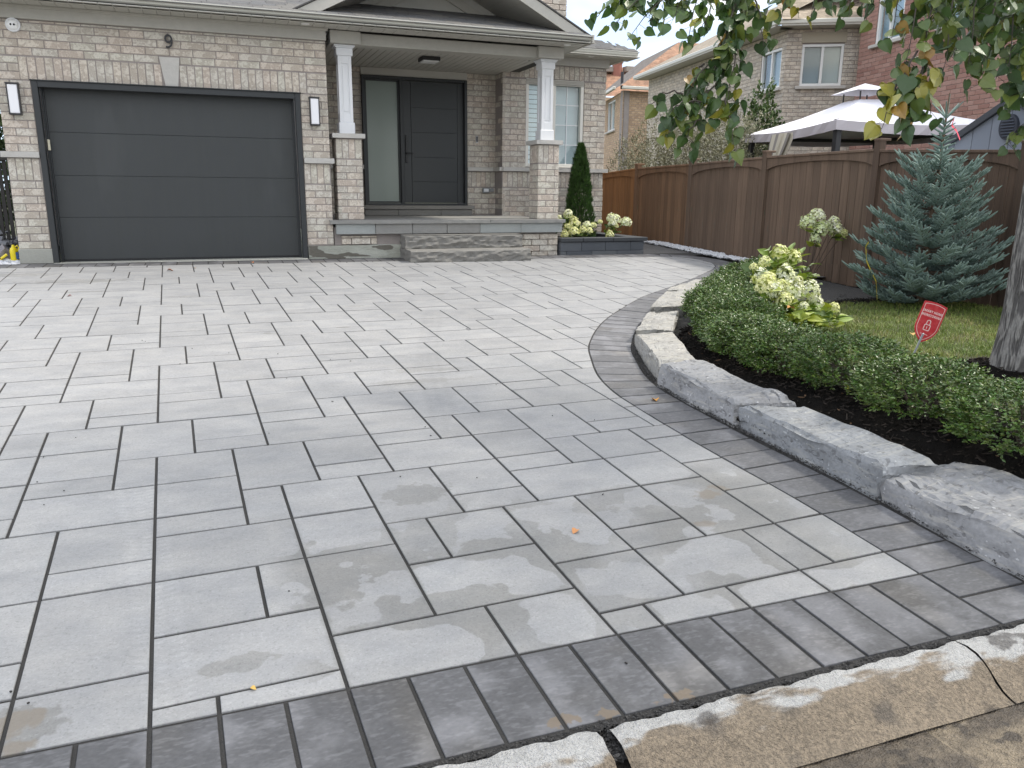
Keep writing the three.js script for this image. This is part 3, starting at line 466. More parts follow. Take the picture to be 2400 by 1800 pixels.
function pillar(x0, x1) {
  const zf = -0.05, zb = -0.40, cx = (x0 + x1) / 2, cz = (zf + zb) / 2, w = x1 - x0;
  const p = part(house, 'porch_pillar', bx(cx, 1.03, cz, w - 0.012, 1.07, 0.338), mortarMat);
  const face = (a, b) => [...courses(a, b, 0.502, 1.297, 1), ...soldiers(a + 0.002, b - 0.002, 1.305, 1.563)];
  layBricks(p, V(0, 0, zf), 0, face(x0, x1), 0); layBricks(p, V(x0, 0, zb), -Math.PI / 2, face(0, 0.35).map(([x, y, w2, h]) => [x, y, w2, h]), 0); layBricks(p, V(x1, 0, zf), Math.PI / 2, face(0, 0.35), 0);
  part(p, 'pillar_cap', roughStone(cx, 1.597, cz, w + 0.085, 0.058, 0.43, x0), mLime);
  const col = part(house, 'porch_column', (() => {
    const g = new G(); g.box(cx, 1.70, cz, 0.212, 0.15, 0.212, 0.008); g.box(cx, 2.2, cz, 0.150, 0.88, 0.150);
    for (const sx of [-1, 1]) for (const sz of [-1, 1]) g.box(cx + sx * 0.069, 2.2, cz + sz * 0.069, 0.040, 0.87, 0.040, 0.003);
    for (const y of [1.83, 2.575]) for (const [dx, dz, a, b] of [[0, 1, 0.098, 0.016], [0, -1, 0.098, 0.016], [1, 0, 0.016, 0.098], [-1, 0, 0.016, 0.098]]) g.box(cx + dx * 0.081, y, cz + dz * 0.081, a, 0.11, b, 0.003);
    for (const [dx, dz, a, b] of [[0, 1, 0.062, 0.008], [1, 0, 0.008, 0.062], [-1, 0, 0.008, 0.062]]) g.box(cx + dx * 0.078, 2.2, cz + dz * 0.078, a, 0.58, b, 0.004);
    g.box(cx, 2.662, cz, 0.215, 0.095, 0.215, 0.006); g.box(cx, 2.718, cz, 0.245, 0.018, 0.245, 0.004); g.box(cx, 2.736, cz, 0.275, 0.018, 0.275, 0.004); return g;
  })(), mWhite);
  part(house, 'beam_block', bx(cx + 0.005, 2.825, cz, 0.395, 0.155, 0.40, 0.004), mTrim);
}
pillar(3.48, 3.826); pillar(6.405, 6.735);
part(house, 'porch_beam', bx(5.115, 2.825, -0.22, 2.54, 0.145, 0.24, 0.004), mTrim);
// porch ceiling of narrow planks
for (let i = 0; i < 32; i++) part(house, 'ceiling_plank', bx(3.46 + i * 0.1, 2.80, -1.30, 0.094, 0.012, 1.90, 0.003), mSoffit);
part(house, 'ceiling_back', bx(5.1, 2.815, -1.2, 3.4, 0.012, 2.0), mGroove);
// ---- porch back wall, door, sidelight
const bw0 = part(house, 'porch_wall', bx(3.82, 1.65, -2.38, 0.86, 2.35, 0.246), mortarMat), bw = part(house, 'porch_wall', (() => { const g = new G(); g.box(6.25, 1.65, -2.38, 0.52, 2.35, 0.246); g.box(6.62, 1.65, -2.08, 0.22, 2.35, 0.35); return g; })(), mortarMat);
const low = (a, b, f = 0) => [...courses(a, b, 0.515, 0.965, f), ...soldiers(a + 0.002, b - 0.002, 0.972, 1.228), ...courses(a, b, 1.295, 2.80, f)];
layBricks(bw0, V(0, 0, -2.25), 0, low(3.40, 4.235)); layBricks(bw, V(0, 0, -2.25), 0, low(5.995, 6.51, 1));
layBricks(bw, V(6.51, 0, -2.25), -Math.PI / 2, low(0, 0.35, 1));
part(house, 'sill_stone', roughStone(3.80, 1.262, -2.235, 0.87, 0.064, 0.10, 5), mLime); part(house, 'sill_stone', roughStone(6.25, 1.262, -2.235, 0.51, 0.064, 0.10, 9), mLime); part(house, 'sill_stone', roughStone(6.50, 1.262, -2.05, 0.10, 0.064, 0.36, 13), mLime);
part(house, 'door_head', bx(5.115, 2.735, -2.24, 1.76, 0.115, 0.06, 0.003), mSoffit);
part(house, 'door_frame', (() => { const g = new G(); g.box(4.263, 1.667, -2.245, 0.046, 2.016, 0.12, 0.004); g.box(5.965, 1.667, -2.245, 0.046, 2.016, 0.12, 0.004); g.box(4.875, 1.665, -2.245, 0.056, 1.96, 0.115, 0.004); g.box(5.114, 2.652, -2.245, 1.656, 0.046, 0.12, 0.004); g.box(5.114, 0.675, -2.24, 1.656, 0.034, 0.14, 0.004); g.box(5.93, 1.667, -2.29, 0.03, 1.94, 0.06, 0.003); return g; })(), mDark);
const fd = part(house, 'entry_door', bx(5.42, 1.66, -2.30, 1.03, 1.93, 0.03), mDark);
const mDoor = std([0.030, 0.034, 0.036], { roughness: 0.42 });
part(fd, 'door_stile', bx(4.973, 1.66, -2.275, 0.135, 1.925, 0.035, 0.002), mDoor); part(fd, 'door_stile', bx(5.885, 1.66, -2.275, 0.10, 1.925, 0.035, 0.002), mDoor);
[[0.70, 1.041], [1.0425, 1.435], [1.4365, 1.831], [1.8325, 2.217], [2.2185, 2.622]].forEach(([a, b]) => part(fd, 'door_panel', bx(5.438, (a + b) / 2, -2.275, 0.787, b - a, 0.035, 0.0018), mDoor));
part(fd, 'door_handle', (() => { const g = new G(); g.box(4.955, 1.56, -2.247, 0.034, 0.43, 0.022, 0.005); g.tube([V(4.955, 1.495, -2.245), V(4.955, 1.495, -2.19)], 0.012, 8); g.box(5.005, 1.497, -2.19, 0.12, 0.018, 0.016, 0.005); g.tube([V(4.955, 1.68, -2.24), V(4.955, 1.68, -2.215)], 0.017, 10); return g; })(), std([0.012, 0.012, 0.013], { roughness: 0.35 }));
const frosted = new THREE.MeshPhysicalMaterial({ roughness: 0.42, clearcoat: 0.6, clearcoatRoughness: 0.12 }); frosted.color.setRGB(0.22, 0.265, 0.235);
const sideL = part(house, 'sidelight', bx(4.567, 1.66, -2.27, 0.54, 1.93, 0.02), frosted);
part(sideL, 'sidelight_frame', (() => { const g = new G(); g.box(4.300, 1.66, -2.25, 0.03, 1.93, 0.04, 0.003); g.box(4.835, 1.66, -2.25, 0.03, 1.93, 0.04, 0.003); g.box(4.567, 2.612, -2.25, 0.505, 0.028, 0.04, 0.003); g.box(4.567, 0.708, -2.25, 0.505, 0.028, 0.04, 0.003); return g; })(), mDark);
// ---- wing with the window
const ww = part(house, 'wing_wall', (() => { const g = new G(); g.box(6.73, 1.5, -2.03, 0.40, 2.95, 0.246); g.box(8.20, 1.5, -2.03, 0.40, 2.95, 0.246); g.box(7.465, 0.66, -2.03, 1.07, 1.28, 0.246); g.box(7.465, 2.85, -2.03, 1.07, 0.24, 0.246); g.box(8.28, 1.5, -6.1, 0.24, 3.0, 8.0); return g; })(), mortarMat);
layBricks(ww, V(0, 0, -1.9), 0, [...courses(6.52, 8.41, 0.03, 0.965, 0), ...soldiers(6.522, 8.408, 0.972, 1.228), ...courses(6.52, 6.925, 1.295, 2.73, 1), ...courses(7.997, 8.41, 1.295, 2.73, 0), ...soldiers(6.80, 8.08, 2.737, 2.955), ...courses(6.52, 6.795, 2.737, 2.955, 1), ...courses(8.085, 8.41, 2.737, 2.955, 0)]);
part(house, 'sill_stone', roughStone(7.49, 1.262, -1.89, 1.96, 0.064, 0.10, 17), mLime);
const glass = new THREE.MeshPhysicalMaterial({ roughness: 0.02, transmission: 1, thickness: 0, ior: 1.5 }); glass.color.setRGB(0.93, 0.97, 0.97);
const win = part(house, 'wing_window', (() => { const g = new G(); g.box(6.955, 2.02, -1.955, 0.055, 1.42, 0.09, 0.004); g.box(7.965, 2.02, -1.955, 0.055, 1.42, 0.09, 0.004); g.box(7.46, 2.70, -1.955, 0.955, 0.055, 0.09, 0.004); g.box(7.46, 1.335, -1.950, 0.955, 0.06, 0.10, 0.004); g.box(7.44, 2.02, -1.955, 0.07, 1.31, 0.085, 0.004); return g; })(), std([0.72, 0.70, 0.64], { roughness: 0.45 }));
part(win, 'pane', bx(7.195, 2.02, -1.972, 0.42, 1.31, 0.004), glass); part(win, 'pane', bx(7.705, 2.02, -1.972, 0.46, 1.31, 0.004), glass);
part(win, 'muntin', (() => { const g = new G(); g.box(7.70, 2.02, -1.962, 0.016, 1.31, 0.012); for (const y of [1.685, 2.01, 2.335]) { g.box(7.585, y, -1.962, 0.214, 0.016, 0.011); g.box(7.82, y, -1.962, 0.224, 0.016, 0.011); } return g; })(), mWhite);
for (let i = 0; i < 18; i++) part(win, 'blind_slat', bx(7.195, 1.40 + i * 0.075, -2.03, 0.44, 0.066, 0.012, 0.003), std([0.80, 0.83, 0.84], { roughness: 0.7 }));
part(win, 'roller_shade', bx(7.72, 2.03, -2.06, 0.50, 1.34, 0.01), std([0.50, 0.54, 0.57], { roughness: 0.8 }));
part(win, 'window_head', (() => { const g = new G(); for (let i = 0; i < 4; i++) g.box(7.46, 2.645 + i * 0.022, -1.93 + i * 0.004, 1.07, 0.018, 0.05, 0.003); return g; })(), mTrim);
// ---- frieze, soffits, gutters
part(house, 'frieze_board', (() => { const g = new G(); g.box(1.52, 2.815, 0.012, 3.76, 0.118, 0.05, 0.003); g.box(1.53, 2.888, 0.020, 3.79, 0.032, 0.06, 0.003); return g; })(), mTrim);
part(house, 'frieze_board', bx(7.45, 3.022, -1.885, 1.98, 0.134, 0.05, 0.003), mTrim);
for (let i = 0; i < 52; i++) part(house, 'soffit_panel', bx(-0.75 + i * 0.15, 2.911, 0.21, 0.146, 0.012, 0.43, 0.003), mSoffit);
part(house, 'soffit_backing', bx(3.1, 2.925, 0.15, 7.7, 0.01, 0.55), mGroove);
part(house, 'porch_return_soffit', (() => { const g = new G(); for (let i = 0; i < 13; i++) g.box(6.86, 2.909, -0.10 - i * 0.15, 0.26, 0.010, 0.146, 0.003); return g; })(), mSoffit);
part(house, 'return_fascia', bx(7.0, 2.955, -0.75, 0.03, 0.11, 2.4, 0.003), mTrim);
for (let i = 0; i < 15; i++) part(house, 'soffit_panel', bx(6.62 + i * 0.15, 3.094, -1.66, 0.146, 0.012, 0.45, 0.003), mSoffit);
for (let i = 0; i < 9; i++) part(house, 'soffit_panel', bx(8.58, 3.0945, -1.97 - i * 0.15, 0.30, 0.012, 0.146, 0.003), mSoffit);
const gutterGeo = (x0, x1, y, z, endX) => { const prof = [[0, 0], [0.05, 0], [0.062, 0.022], [0.085, 0.045], [0.092, 0.078], [0.105, 0.080], [0.105, 0.092], [0.090, 0.092]], g = new G(); for (let i = 0; i + 1 < prof.length; i++) { const [a, b] = prof[i], [c, d] = prof[i + 1]; g.quad(V(x0, y + b, z + a), V(x1, y + b, z + a), V(x1, y + d, z + c), V(x0, y + d, z + c)); } for (const x of [x0, x1]) for (let i = 1; i + 1 < prof.length; i++) g.tri(V(x, y, z), V(x, y + prof[i][1], z + prof[i][0]), V(x, y + prof[i + 1][1], z + prof[i + 1][0])); g.box((x0 + x1) / 2, y + 0.045, z - 0.012, x1 - x0, 0.10, 0.02); return g; };
const mGutter = std([0.56, 0.55, 0.49], { roughness: 0.38 });
part(house, 'gutter', gutterGeo(-0.9, 7.02, 2.905, 0.335), mGutter); part(house, 'gutter', gutterGeo(6.98, 8.76, 3.085, -1.54), mGutter);
part(house, 'gutter', (() => { const g = gutterGeo(1.55, 5.5, 3.085, 8.655).build(); g.rotateY(Math.PI / 2); return g; })(), mGutter);
// ---- roofs: shingles laid one by one on the slopes that show
const shTex = tex(256, 256, (x, y) => { const f = fbm(x * 90, y * 90, 2, 351, 90), n = fbm(x * 6, y * 6, 3, 353, 6), L = 0.105 * (0.55 + 0.9 * f) * (0.8 + 0.4 * n); return [L * 1.02, L, L * 0.97]; });
const shMats = [[1, 1, 1], [0.8, 0.8, 0.82], [1.2, 1.17, 1.12], [0.92, 0.95, 1.0]].map((c) => std(c, { map: rep(shTex, 3), bumpMap: rep(grain, 8), bumpScale: 0.002, roughness: 0.95 }));
const roofBase = part(house, 'porch_roof', (() => { const g = new G(), s = 0.333, P = (x, z) => V(x, 2.975 + (0.43 - z) * s, z); g.quad(P(-0.95, 0.43), P(7.02, 0.43), P(7.02, -2.6), P(-0.95, -2.6)); return g; })(), shMats[1]);
{ const r = rng(71), s = 0.333, ang = Math.atan(s), tabs = []; for (let k = 0; k < 17; k++) { let x = -0.95 - r() * 0.3; while (x < 7.0) { const w = 0.16 + r() * 0.20, z = 0.44 - k * 0.135, xm = x + w / 2; if (xm > -0.9 && xm < 7.0) { const g = bx(0, 0, 0, Math.min(w, 7.02 - x) - 0.004, 0.006 + r() * 0.004, 0.17, 0.0015).build(); g.rotateX(ang); g.translate(Math.min(xm, 7.02 - w / 2), 2.982 + (0.43 - z + 0.07) * s, z - 0.07); tabs.push({ g, m: shMats[Math.floor(r() * 4)], p: V(xm, 3.0 + (0.43 - z) * s, z) }); } x += w; } }
  const seen = tabs.filter((t) => inView(t.p, 0)).slice(0, 290), rest = tabs.filter((t) => !seen.includes(t)); seen.forEach((t) => part(roofBase, 'shingle', t.g, t.m)); stuffPart(roofBase, 'shingle_rows', mergeGeometries(rest.map((t) => t.g)), shMats[0]); }
// gable over the porch
const AX = 5.02, AY = 4.07, RS = 0.505;
part(house, 'gable_wall', (() => { const g = new G(), z = -0.9, h = 3.2; g.tri(V(AX - (AY - 0.10 - h) / RS, h, z), V(AX + (AY - 0.10 - h) / RS, h, z), V(AX, AY - 0.10, z)); return g; })(), std([0.50, 0.49, 0.45], { bumpMap: rep(grain, 3), bumpScale: 0.003 }));
for (const s of [-1, 1]) {
  const L = 2.15, c = 1 / Math.hypot(1, RS), rot = new THREE.Matrix4().makeRotationZ(-s * Math.atan(RS)), pos = (dx, dy, z) => new THREE.Matrix4().makeTranslation(AX + s * dx, AY - dx * RS + dy, z).multiply(rot);
  part(house, 'gable_trim', new G().box(0, 0, 0, L / c * 0.6, 0.12, 0.03, 0.003, pos(L * 0.3, -0.30, -0.885)), mTrim);
  part(house, 'rake_fascia', new G().box(0, 0, 0, L / c * 0.94, 0.135, 0.03, 0.003, pos(L * 0.47, -0.07, 0.15)), mTrim);
  for (let i = 0; i < 14; i++) part(house, 'rake_soffit_panel', new G().box(0, 0, 0, 0.158, 0.010, 1.02, 0.003, pos(0.1 + i * 0.143, -0.125, -0.375)), mSoffit);
  part(house, 'gable_roof', new G().box(0, 0, 0, L / c * 0.98, 0.022, 4.2, 0.004, pos(L * 0.485, 0.022, -1.92)), shMats[1]);
}
// upper storey and the other roofs of the house
const uw = part(house, 'upper_wall', bx(6.0, 4.9, -4.62, 3.76, 3.2, 4.2), mortarMat);
layBricks(uw, V(0, 0, -2.5), 0, courses(5.9, 7.9, 3.6, 4.8, 0));
part(house, 'garage_roof_back', (() => { const g = new G(); g.quad(V(-0.95, 3.98, -2.6), V(4.2, 3.98, -2.6), V(4.2, 4.6, -4.5), V(-0.95, 4.6, -4.5)); return g; })(), shMats[0]);
part(house, 'wing_roof', (() => { const g = new G(), e = 3.175, A = V(6.7, e, -1.44), B = V(8.79, e, -1.44), C = V(8.79, e, -9.5), D = V(6.2, e, -9.5), R1 = V(6.2, 4.25, -3.9), R2 = V(6.2, 4.25, -8.5); g.tri(A, B, R1); g.quad(B, C, R2, R1); g.tri(C, D, R2); return g; })(), shMats[3]);
{ const r = rng(73); for (let k = 0; k < 4; k++) { let x = 7.0 - r() * 0.2; while (x < 8.72 - k * 0.12) { const w = 0.18 + r() * 0.16, z = -1.45 - k * 0.125, s = 0.437, g = bx(0, 0, 0, Math.min(w, 8.75 - k * 0.13 - x) - 0.004, 0.008, 0.16, 0.0015).build(); g.rotateX(Math.atan(s)); g.translate(x + w / 2, 3.184 + (-1.44 - z + 0.06) * s, z - 0.06); part(house, 'shingle', g, shMats[Math.floor(r() * 4)]); x += w; } } }
// now hang the bricks: the 300 that show largest one by one, the rest as one part
bricksAll.sort((a, b) => b.size - a.size);
{ const rest = new Map(); bricksAll.forEach((b, i) => { if (i < 300) b.owner.add(b.m); else { b.m.updateMatrix(); const g = b.m.geometry.clone().applyMatrix4(b.m.matrix); const k = b.m.material; if (!rest.has(k)) rest.set(k, []); rest.get(k).push(g); } });
  let n = 0; for (const [m, l] of rest) stuffPart(house, 'brick_courses', mergeGeometries(l), m); }
// ---- fittings on the house
function wallLamp(x, label) {
  const t = thing('wall_lamp', label, 'lamp', [x, 0, 0], 0, 'garage wall lamps');
  part(t, 'lamp_body', (() => { const g = new G(); g.box(0, 1.885, 0.03, 0.125, 0.335, 0.05, 0.004); g.box(0, 2.05, 0.045, 0.135, 0.018, 0.085, 0.003); g.box(0, 1.712, 0.045, 0.125, 0.014, 0.085, 0.003); for (const s of [-1, 1]) g.box(s * 0.057, 1.88, 0.07, 0.010, 0.33, 0.03, 0.002); return g; })(), std([0.03, 0.03, 0.032], { roughness: 0.4 }));
  part(t, 'lamp_shade', bx(0, 1.880, 0.066, 0.104, 0.318, 0.026, 0.006), std([0.82, 0.82, 0.84], { roughness: 0.35 }));
}
wallLamp(-0.184, 'slim black wall lamp with white shade beside the side passage'); wallLamp(3.211, 'slim black wall lamp with white shade between garage and porch pillar');
{ const t = thing('security_camera', 'small white dome security camera on the garage brickwork', 'camera', [-0.104, 2.685, 0.0]);
  const disc = new THREE.SphereGeometry(0.062, 24, 14, 0, 6.2832, 0, 1.6); disc.rotateX(Math.PI / 2); disc.scale(1, 1, 0.75); const b = new THREE.CylinderGeometry(0.074, 0.078, 0.03, 28); b.rotateX(Math.PI / 2); b.translate(0, 0, 0.02); disc.translate(0, 0, 0.03);
  part(t, 'camera_base', b, mWhite); part(t, 'camera_dome', disc, std([0.85, 0.85, 0.85], { roughness: 0.3 }));
  for (const s of [-1, 1]) { const l = new THREE.SphereGeometry(0.012, 12, 8); l.translate(s * 0.016 + 0.004, -0.004, 0.072); part(t, 'lens', l, std([0.01, 0.01, 0.012], { roughness: 0.1 })); } }
{ const font = await new FontLoader().loadAsync('fonts/droid/droid_sans_regular.typeface.json'); const g = new TextGeometry('9', { font, size: 0.148, depth: 0.014, curveSegments: 10, bevelEnabled: true, bevelThickness: 0.002, bevelSize: 0.003, bevelSegments: 2 }); g.computeBoundingBox(); g.translate(-(g.boundingBox.min.x + g.boundingBox.max.x) / 2, -g.boundingBox.min.y, 0); const m = solo('house_number', g, std([0.022, 0.022, 0.024], { roughness: 0.45 }), 'dark metal house number nine above the garage keystone', 'house number'); m.position.set(1.523, 2.545, 0.012); m.scale.set(0.92, 0.98, 1); }
{ const t = thing('doorbell', 'slim silver and black video doorbell beside the entry door', 'doorbell', [6.172, 1.75, -2.25]); part(t, 'doorbell_body', bx(0, 0, 0.012, 0.046, 0.118, 0.024, 0.006), std([0.55, 0.55, 0.56], { roughness: 0.35, metalness: 0.6 })); part(t, 'doorbell_face', bx(0, 0.002, 0.0245, 0.032, 0.09, 0.006, 0.003), std([0.012, 0.012, 0.014], { roughness: 0.2 })); }
{ const t = thing('outlet_box', 'grey weatherproof outlet box low on the porch wall', 'outlet box', [6.33, 0.91, -2.25]); part(t, 'box_body', bx(0, 0, 0.03, 0.125, 0.082, 0.055, 0.01), std([0.22, 0.24, 0.25], { roughness: 0.5 })); part(t, 'outlet_cover', bx(-0.005, 0.004, 0.06, 0.085, 0.05, 0.008, 0.003), std([0.62, 0.64, 0.66], { roughness: 0.4 })); part(t, 'cover_flap', bx(0.105, 0.005, 0.032, 0.07, 0.06, 0.03, 0.008), std([0.27, 0.28, 0.29], { roughness: 0.5 })); }
{ const t = thing('ceiling_lamp', 'flat black ceiling lamp with white underside over the porch', 'lamp', [5.02, 2.793, -0.95]); part(t, 'lamp_body', bx(0, -0.028, 0, 0.27, 0.055, 0.27, 0.006), std([0.02, 0.02, 0.02], { roughness: 0.5 })); part(t, 'lamp_diffuser', bx(0.0, -0.06, 0, 0.235, 0.02, 0.235, 0.006), std([0.75, 0.75, 0.74], { roughness: 0.4 })); }
for (const [x, y, z, lab] of [[3.13, 2.903, 0.2, 'round white soffit lamp above the garage corner'], [6.73, 2.902, 0.17, 'round white soffit lamp by the porch pillar'], [7.98, 3.086, -1.63, 'round white soffit lamp under the wing eave'], [-0.30, 2.903, 0.2, 'round white soffit lamp above the security camera']]) { const g = new THREE.CylinderGeometry(0.055, 0.05, 0.008, 24); const m = solo('soffit_lamp', g, std([0.80, 0.80, 0.78], { roughness: 0.5 }), lab, 'lamp', 'recessed soffit lamps'); m.position.set(x, y, z); }
// ================================================================ GARDEN
const gardenY = (X, Z) => { const w = sstep(1.2, 4.2, Z), e = sstep(7.2, 9.2, Z); return lerp(gy(X, Z) - 0.012, -0.275 - 0.035 * e, w) + 0.0; };
// the land all around, well below the paving
struct('ground', sheet(-90, 110, -110, 9.40, 60, 60, (x, z) => { const zz = clamp(z, -6, 9.4), xx = clamp(x, -3, 14); return gy(xx, zz) - 0.16 + (z > 8 ? -0.1 : 0) - 0.0 * x; }), rough([0.10, 0.105, 0.055], 0.01, 0.6));
// ---- mulch bed
const bedPoly = (() => { const a = []; for (let i = 0; i <= 60; i++) { const s = lerp(0.15, CL * 0.985, i / 60); a.push(off(s, 0.38)); } return a; })();
const inBed = (x, z) => { const p = [...bedPoly, [9.38, 0.6], [9.38, 9.3]]; let c = false; for (let a = 0, b = p.length - 1; a < p.length; b = a++) if ((p[a][1] > z) !== (p[b][1] > z) && x < (p[b][0] - p[a][0]) * (z - p[a][1]) / (p[b][1] - p[a][1]) + p[a][0]) c = !c; return c; };
const lawnIn = (x, z) => { const q = 0.10 * (fbm(x * 3, z * 3, 3, 411) - 0.5); return x > 5.86 + 0.5 * sstep(6.4, 5.2, z) + q && x < 9.15 && z > 4.62 + 0.27 * (x - 7.8) * (x > 7.8 ? 1 : 0.0) + 0.95 * sstep(7.0, 6.2, x) + q && Math.hypot(x - 6.57, z - 7.64) > 0.50 + q; };
const edgeD = (() => { const q = []; for (let i = 0; i <= 90; i++) q.push(off(i / 90 * CL, 0.335)); return (x, z) => { let m = 9; for (const p of q) m = Math.min(m, (x - p[0]) ** 2 + (z - p[1]) ** 2); return Math.sqrt(m); }; })();
const mulchTop = (x, z) => gardenY(x, z) + 0.012 - 0.11 * (x < 8.6 && z > 2.5 ? 1 - sstep(0.2 + 0.2 * sstep(8.3, 8.6, z), 0.46 + 0.28 * sstep(8.3, 8.6, z), edgeD(x, z)) : 0) + 0.05 * (fbm(x * 3.2, z * 3.2, 3, 401) - 0.5) + 0.02 * (fbm(x * 17, z * 17, 3, 403) - 0.5) + 0.12 * Math.exp(-((x - 6.57) ** 2 + (z - 7.64) ** 2) / 0.14) + 0.05 * Math.exp(-((x - 8.5) ** 2 + (z - 5.0) ** 2) / 0.5);
const mulchMat = new THREE.MeshPhysicalMaterial({ roughness: 1, specularIntensity: 0.1, map: rep(tone, 2.8), bumpMap: rep(grain, 5), bumpScale: 0.02 }); mulchMat.color.setRGB(0.015, 0.0135, 0.0125);
{
  const g0 = sheet(4.3, 9.42, 0.4, 9.36, 150, 240, (x, z) => mulchTop(x, z)), ix = g0.index.array, p = g0.attributes.position, keep = [];
  for (let i = 0; i < ix.length; i += 3) { const x = (p.getX(ix[i]) + p.getX(ix[i + 1]) + p.getX(ix[i + 2])) / 3, z = (p.getZ(ix[i]) + p.getZ(ix[i + 1]) + p.getZ(ix[i + 2])) / 3; if (inBed(x, z)) keep.push(ix[i], ix[i + 1], ix[i + 2]); }
  g0.setIndex(keep); g0.computeVertexNormals(); struct('garden_bed', g0, mulchMat);
  const g = new G(), r = rng(421), nrm = V();
  for (let i = 0; i < 24000; i++) {
    const x = lerp(4.45, 9.3, Math.pow(r(), 1.25)), z = lerp(2.2, 9.3, Math.pow(r(), 0.7)); if (!inBed(x, z) || lawnIn(x, z)) continue;
    const L = 0.012 + r() * r() * 0.055, w = 0.003 + r() * 0.007, a = r() * 6.28, tl = (r() - 0.5) * 0.9, m = new THREE.Matrix4().makeTranslation(x, mulchTop(x, z) + 0.004 + r() * 0.010, z).multiply(new THREE.Matrix4().makeRotationFromEuler(new THREE.Euler(0, a, tl))), q = (px, py, pz) => V(px, py, pz).applyMatrix4(m), k = 0.6 + r() * 0.9, col = r() < 0.03 ? [4.5, 3.3, 2.3] : [k, k * 0.94, k * 0.9];
    g.quad(q(-L / 2, 0, -w / 2), q(L / 2, 0, -w * 0.3), q(L / 2, 0.002, w * 0.3), q(-L / 2, 0.003, w / 2), col); g.tri(q(-L / 2, 0, -w / 2), q(L / 2, 0, -w * 0.3), q(0, -0.006, 0), col);
  }
  const m = solo('bark_mulch', g.build(), (() => { const m = new THREE.MeshPhysicalMaterial({ vertexColors: true, roughness: 0.9, specularIntensity: 0.25 }); m.color.setRGB(0.024, 0.021, 0.019); return m; })(), 'black shredded bark mulch around the shrubs', 'mulch'); m.userData.kind = 'stuff';
}
// ---- lawn
{
  const g0 = sheet(5.7, 9.25, 4.3, 9.2, 90, 120, (x, z) => mulchTop(x, z) + 0.012), ix = g0.index.array, p = g0.attributes.position, keep = [];
  for (let i = 0; i < ix.length; i += 3) { const x = (p.getX(ix[i]) + p.getX(ix[i + 1]) + p.getX(ix[i + 2])) / 3, z = (p.getZ(ix[i]) + p.getZ(ix[i + 1]) + p.getZ(ix[i + 2])) / 3; if (lawnIn(x, z)) keep.push(ix[i], ix[i + 1], ix[i + 2]); }
  g0.setIndex(keep); g0.computeVertexNormals(); struct('lawn', g0, rough([0.075, 0.085, 0.03], 0.01, 3));
  const g = new G(), r = rng(431);
  for (let i = 0; i < 62000; i++) {
    const x = lerp(5.7, 9.2, r()), z = lerp(4.4, 8.6, r()); if (!lawnIn(x, z)) continue;
    const y = mulchTop(x, z) + 0.010, patch = fbm(x * 2.6, z * 2.6, 3, 441), h = 0.024 + r() * 0.030, a = r() * 6.28, b = (0.2 + r() * 0.9) * h, w = 0.0013 + r() * 0.0014, dx = Math.cos(a), dz = Math.sin(a), dry = r() < 0.10 + 0.25 * sstep(0.55, 0.75, patch), k = 0.75 + r() * 0.5;
    const c = dry ? [0.30 * k, 0.27 * k, 0.10 * k] : mixc([0.12, 0.19, 0.028], [0.225, 0.27, 0.048], clamp(patch * 1.3 - 0.2 + (r() - 0.5) * 0.5)).map((q) => q * k);
    const A = V(x - dz * w, y, z + dx * w), B = V(x + dz * w, y, z - dx * w), M1 = V(x - dz * w * 0.8 + dx * b * 0.35, y + h * 0.65, z + dx * w * 0.8 + dz * b * 0.35), M2 = V(x + dz * w * 0.8 + dx * b * 0.35, y + h * 0.65, z - dx * w * 0.8 + dz * b * 0.35), T = V(x + dx * b, y + h, z + dz * b);
    g.quad(A, B, M2, M1, c); g.tri(M1, M2, T, c);
  }
  const m = solo('grass', g.build(), new THREE.MeshPhysicalMaterial({ vertexColors: true, roughness: 0.75, transmission: 0.25, thickness: 0 }), 'short green lawn grass between the hedge and the fence', 'grass'); m.userData.kind = 'stuff';
}
// ---- armour stones along the bed
const stoneTex = tex(1024, 1024, (x, y) => { const n = fbm(x * 6, y * 6, 5, 451, 6), f = fbm(x * 90, y * 90, 3, 453, 90), st = fbm(x * 12, y * 70, 4, 455, 0), L = 0.245 * (0.72 + 0.5 * n) * (0.80 + 0.4 * f), fl = sstep(0.80, 0.83, fbm(x * 46, y * 60, 3, 457)) * 0.4, pit = sstep(0.66, 0.74, fbm(x * 30, y * 40, 4, 459)); let c = mixc([L * 1.0, L * 1.0, L * 1.0], [0.36, 0.345, 0.31], sstep(0.52, 0.75, st) * 0.5); c = mixc(c, [0.085, 0.082, 0.08], pit * 0.5); return mixc(c, [0.66, 0.66, 0.65], fl); });
const stoneBump = tex(1024, 1024, (x, y) => 0.45 * fbm(x * 10, y * 16, 5, 461) + 0.4 * (1 - sstep(0.60, 0.72, fbm(x * 30, y * 40, 4, 459))) + 0.15 * fbm(x * 110, y * 110, 2, 463), false);
const stoneMats = [[1, 1, 1.02], [1.15, 1.12, 1.05], [0.92, 0.95, 0.99]].map((c, i) => std(c, { map: rep(stoneTex, 0.9), bumpMap: rep(stoneBump, 0.9 + 0.1 * i), bumpScale: 0.008, roughness: 0.88 }));
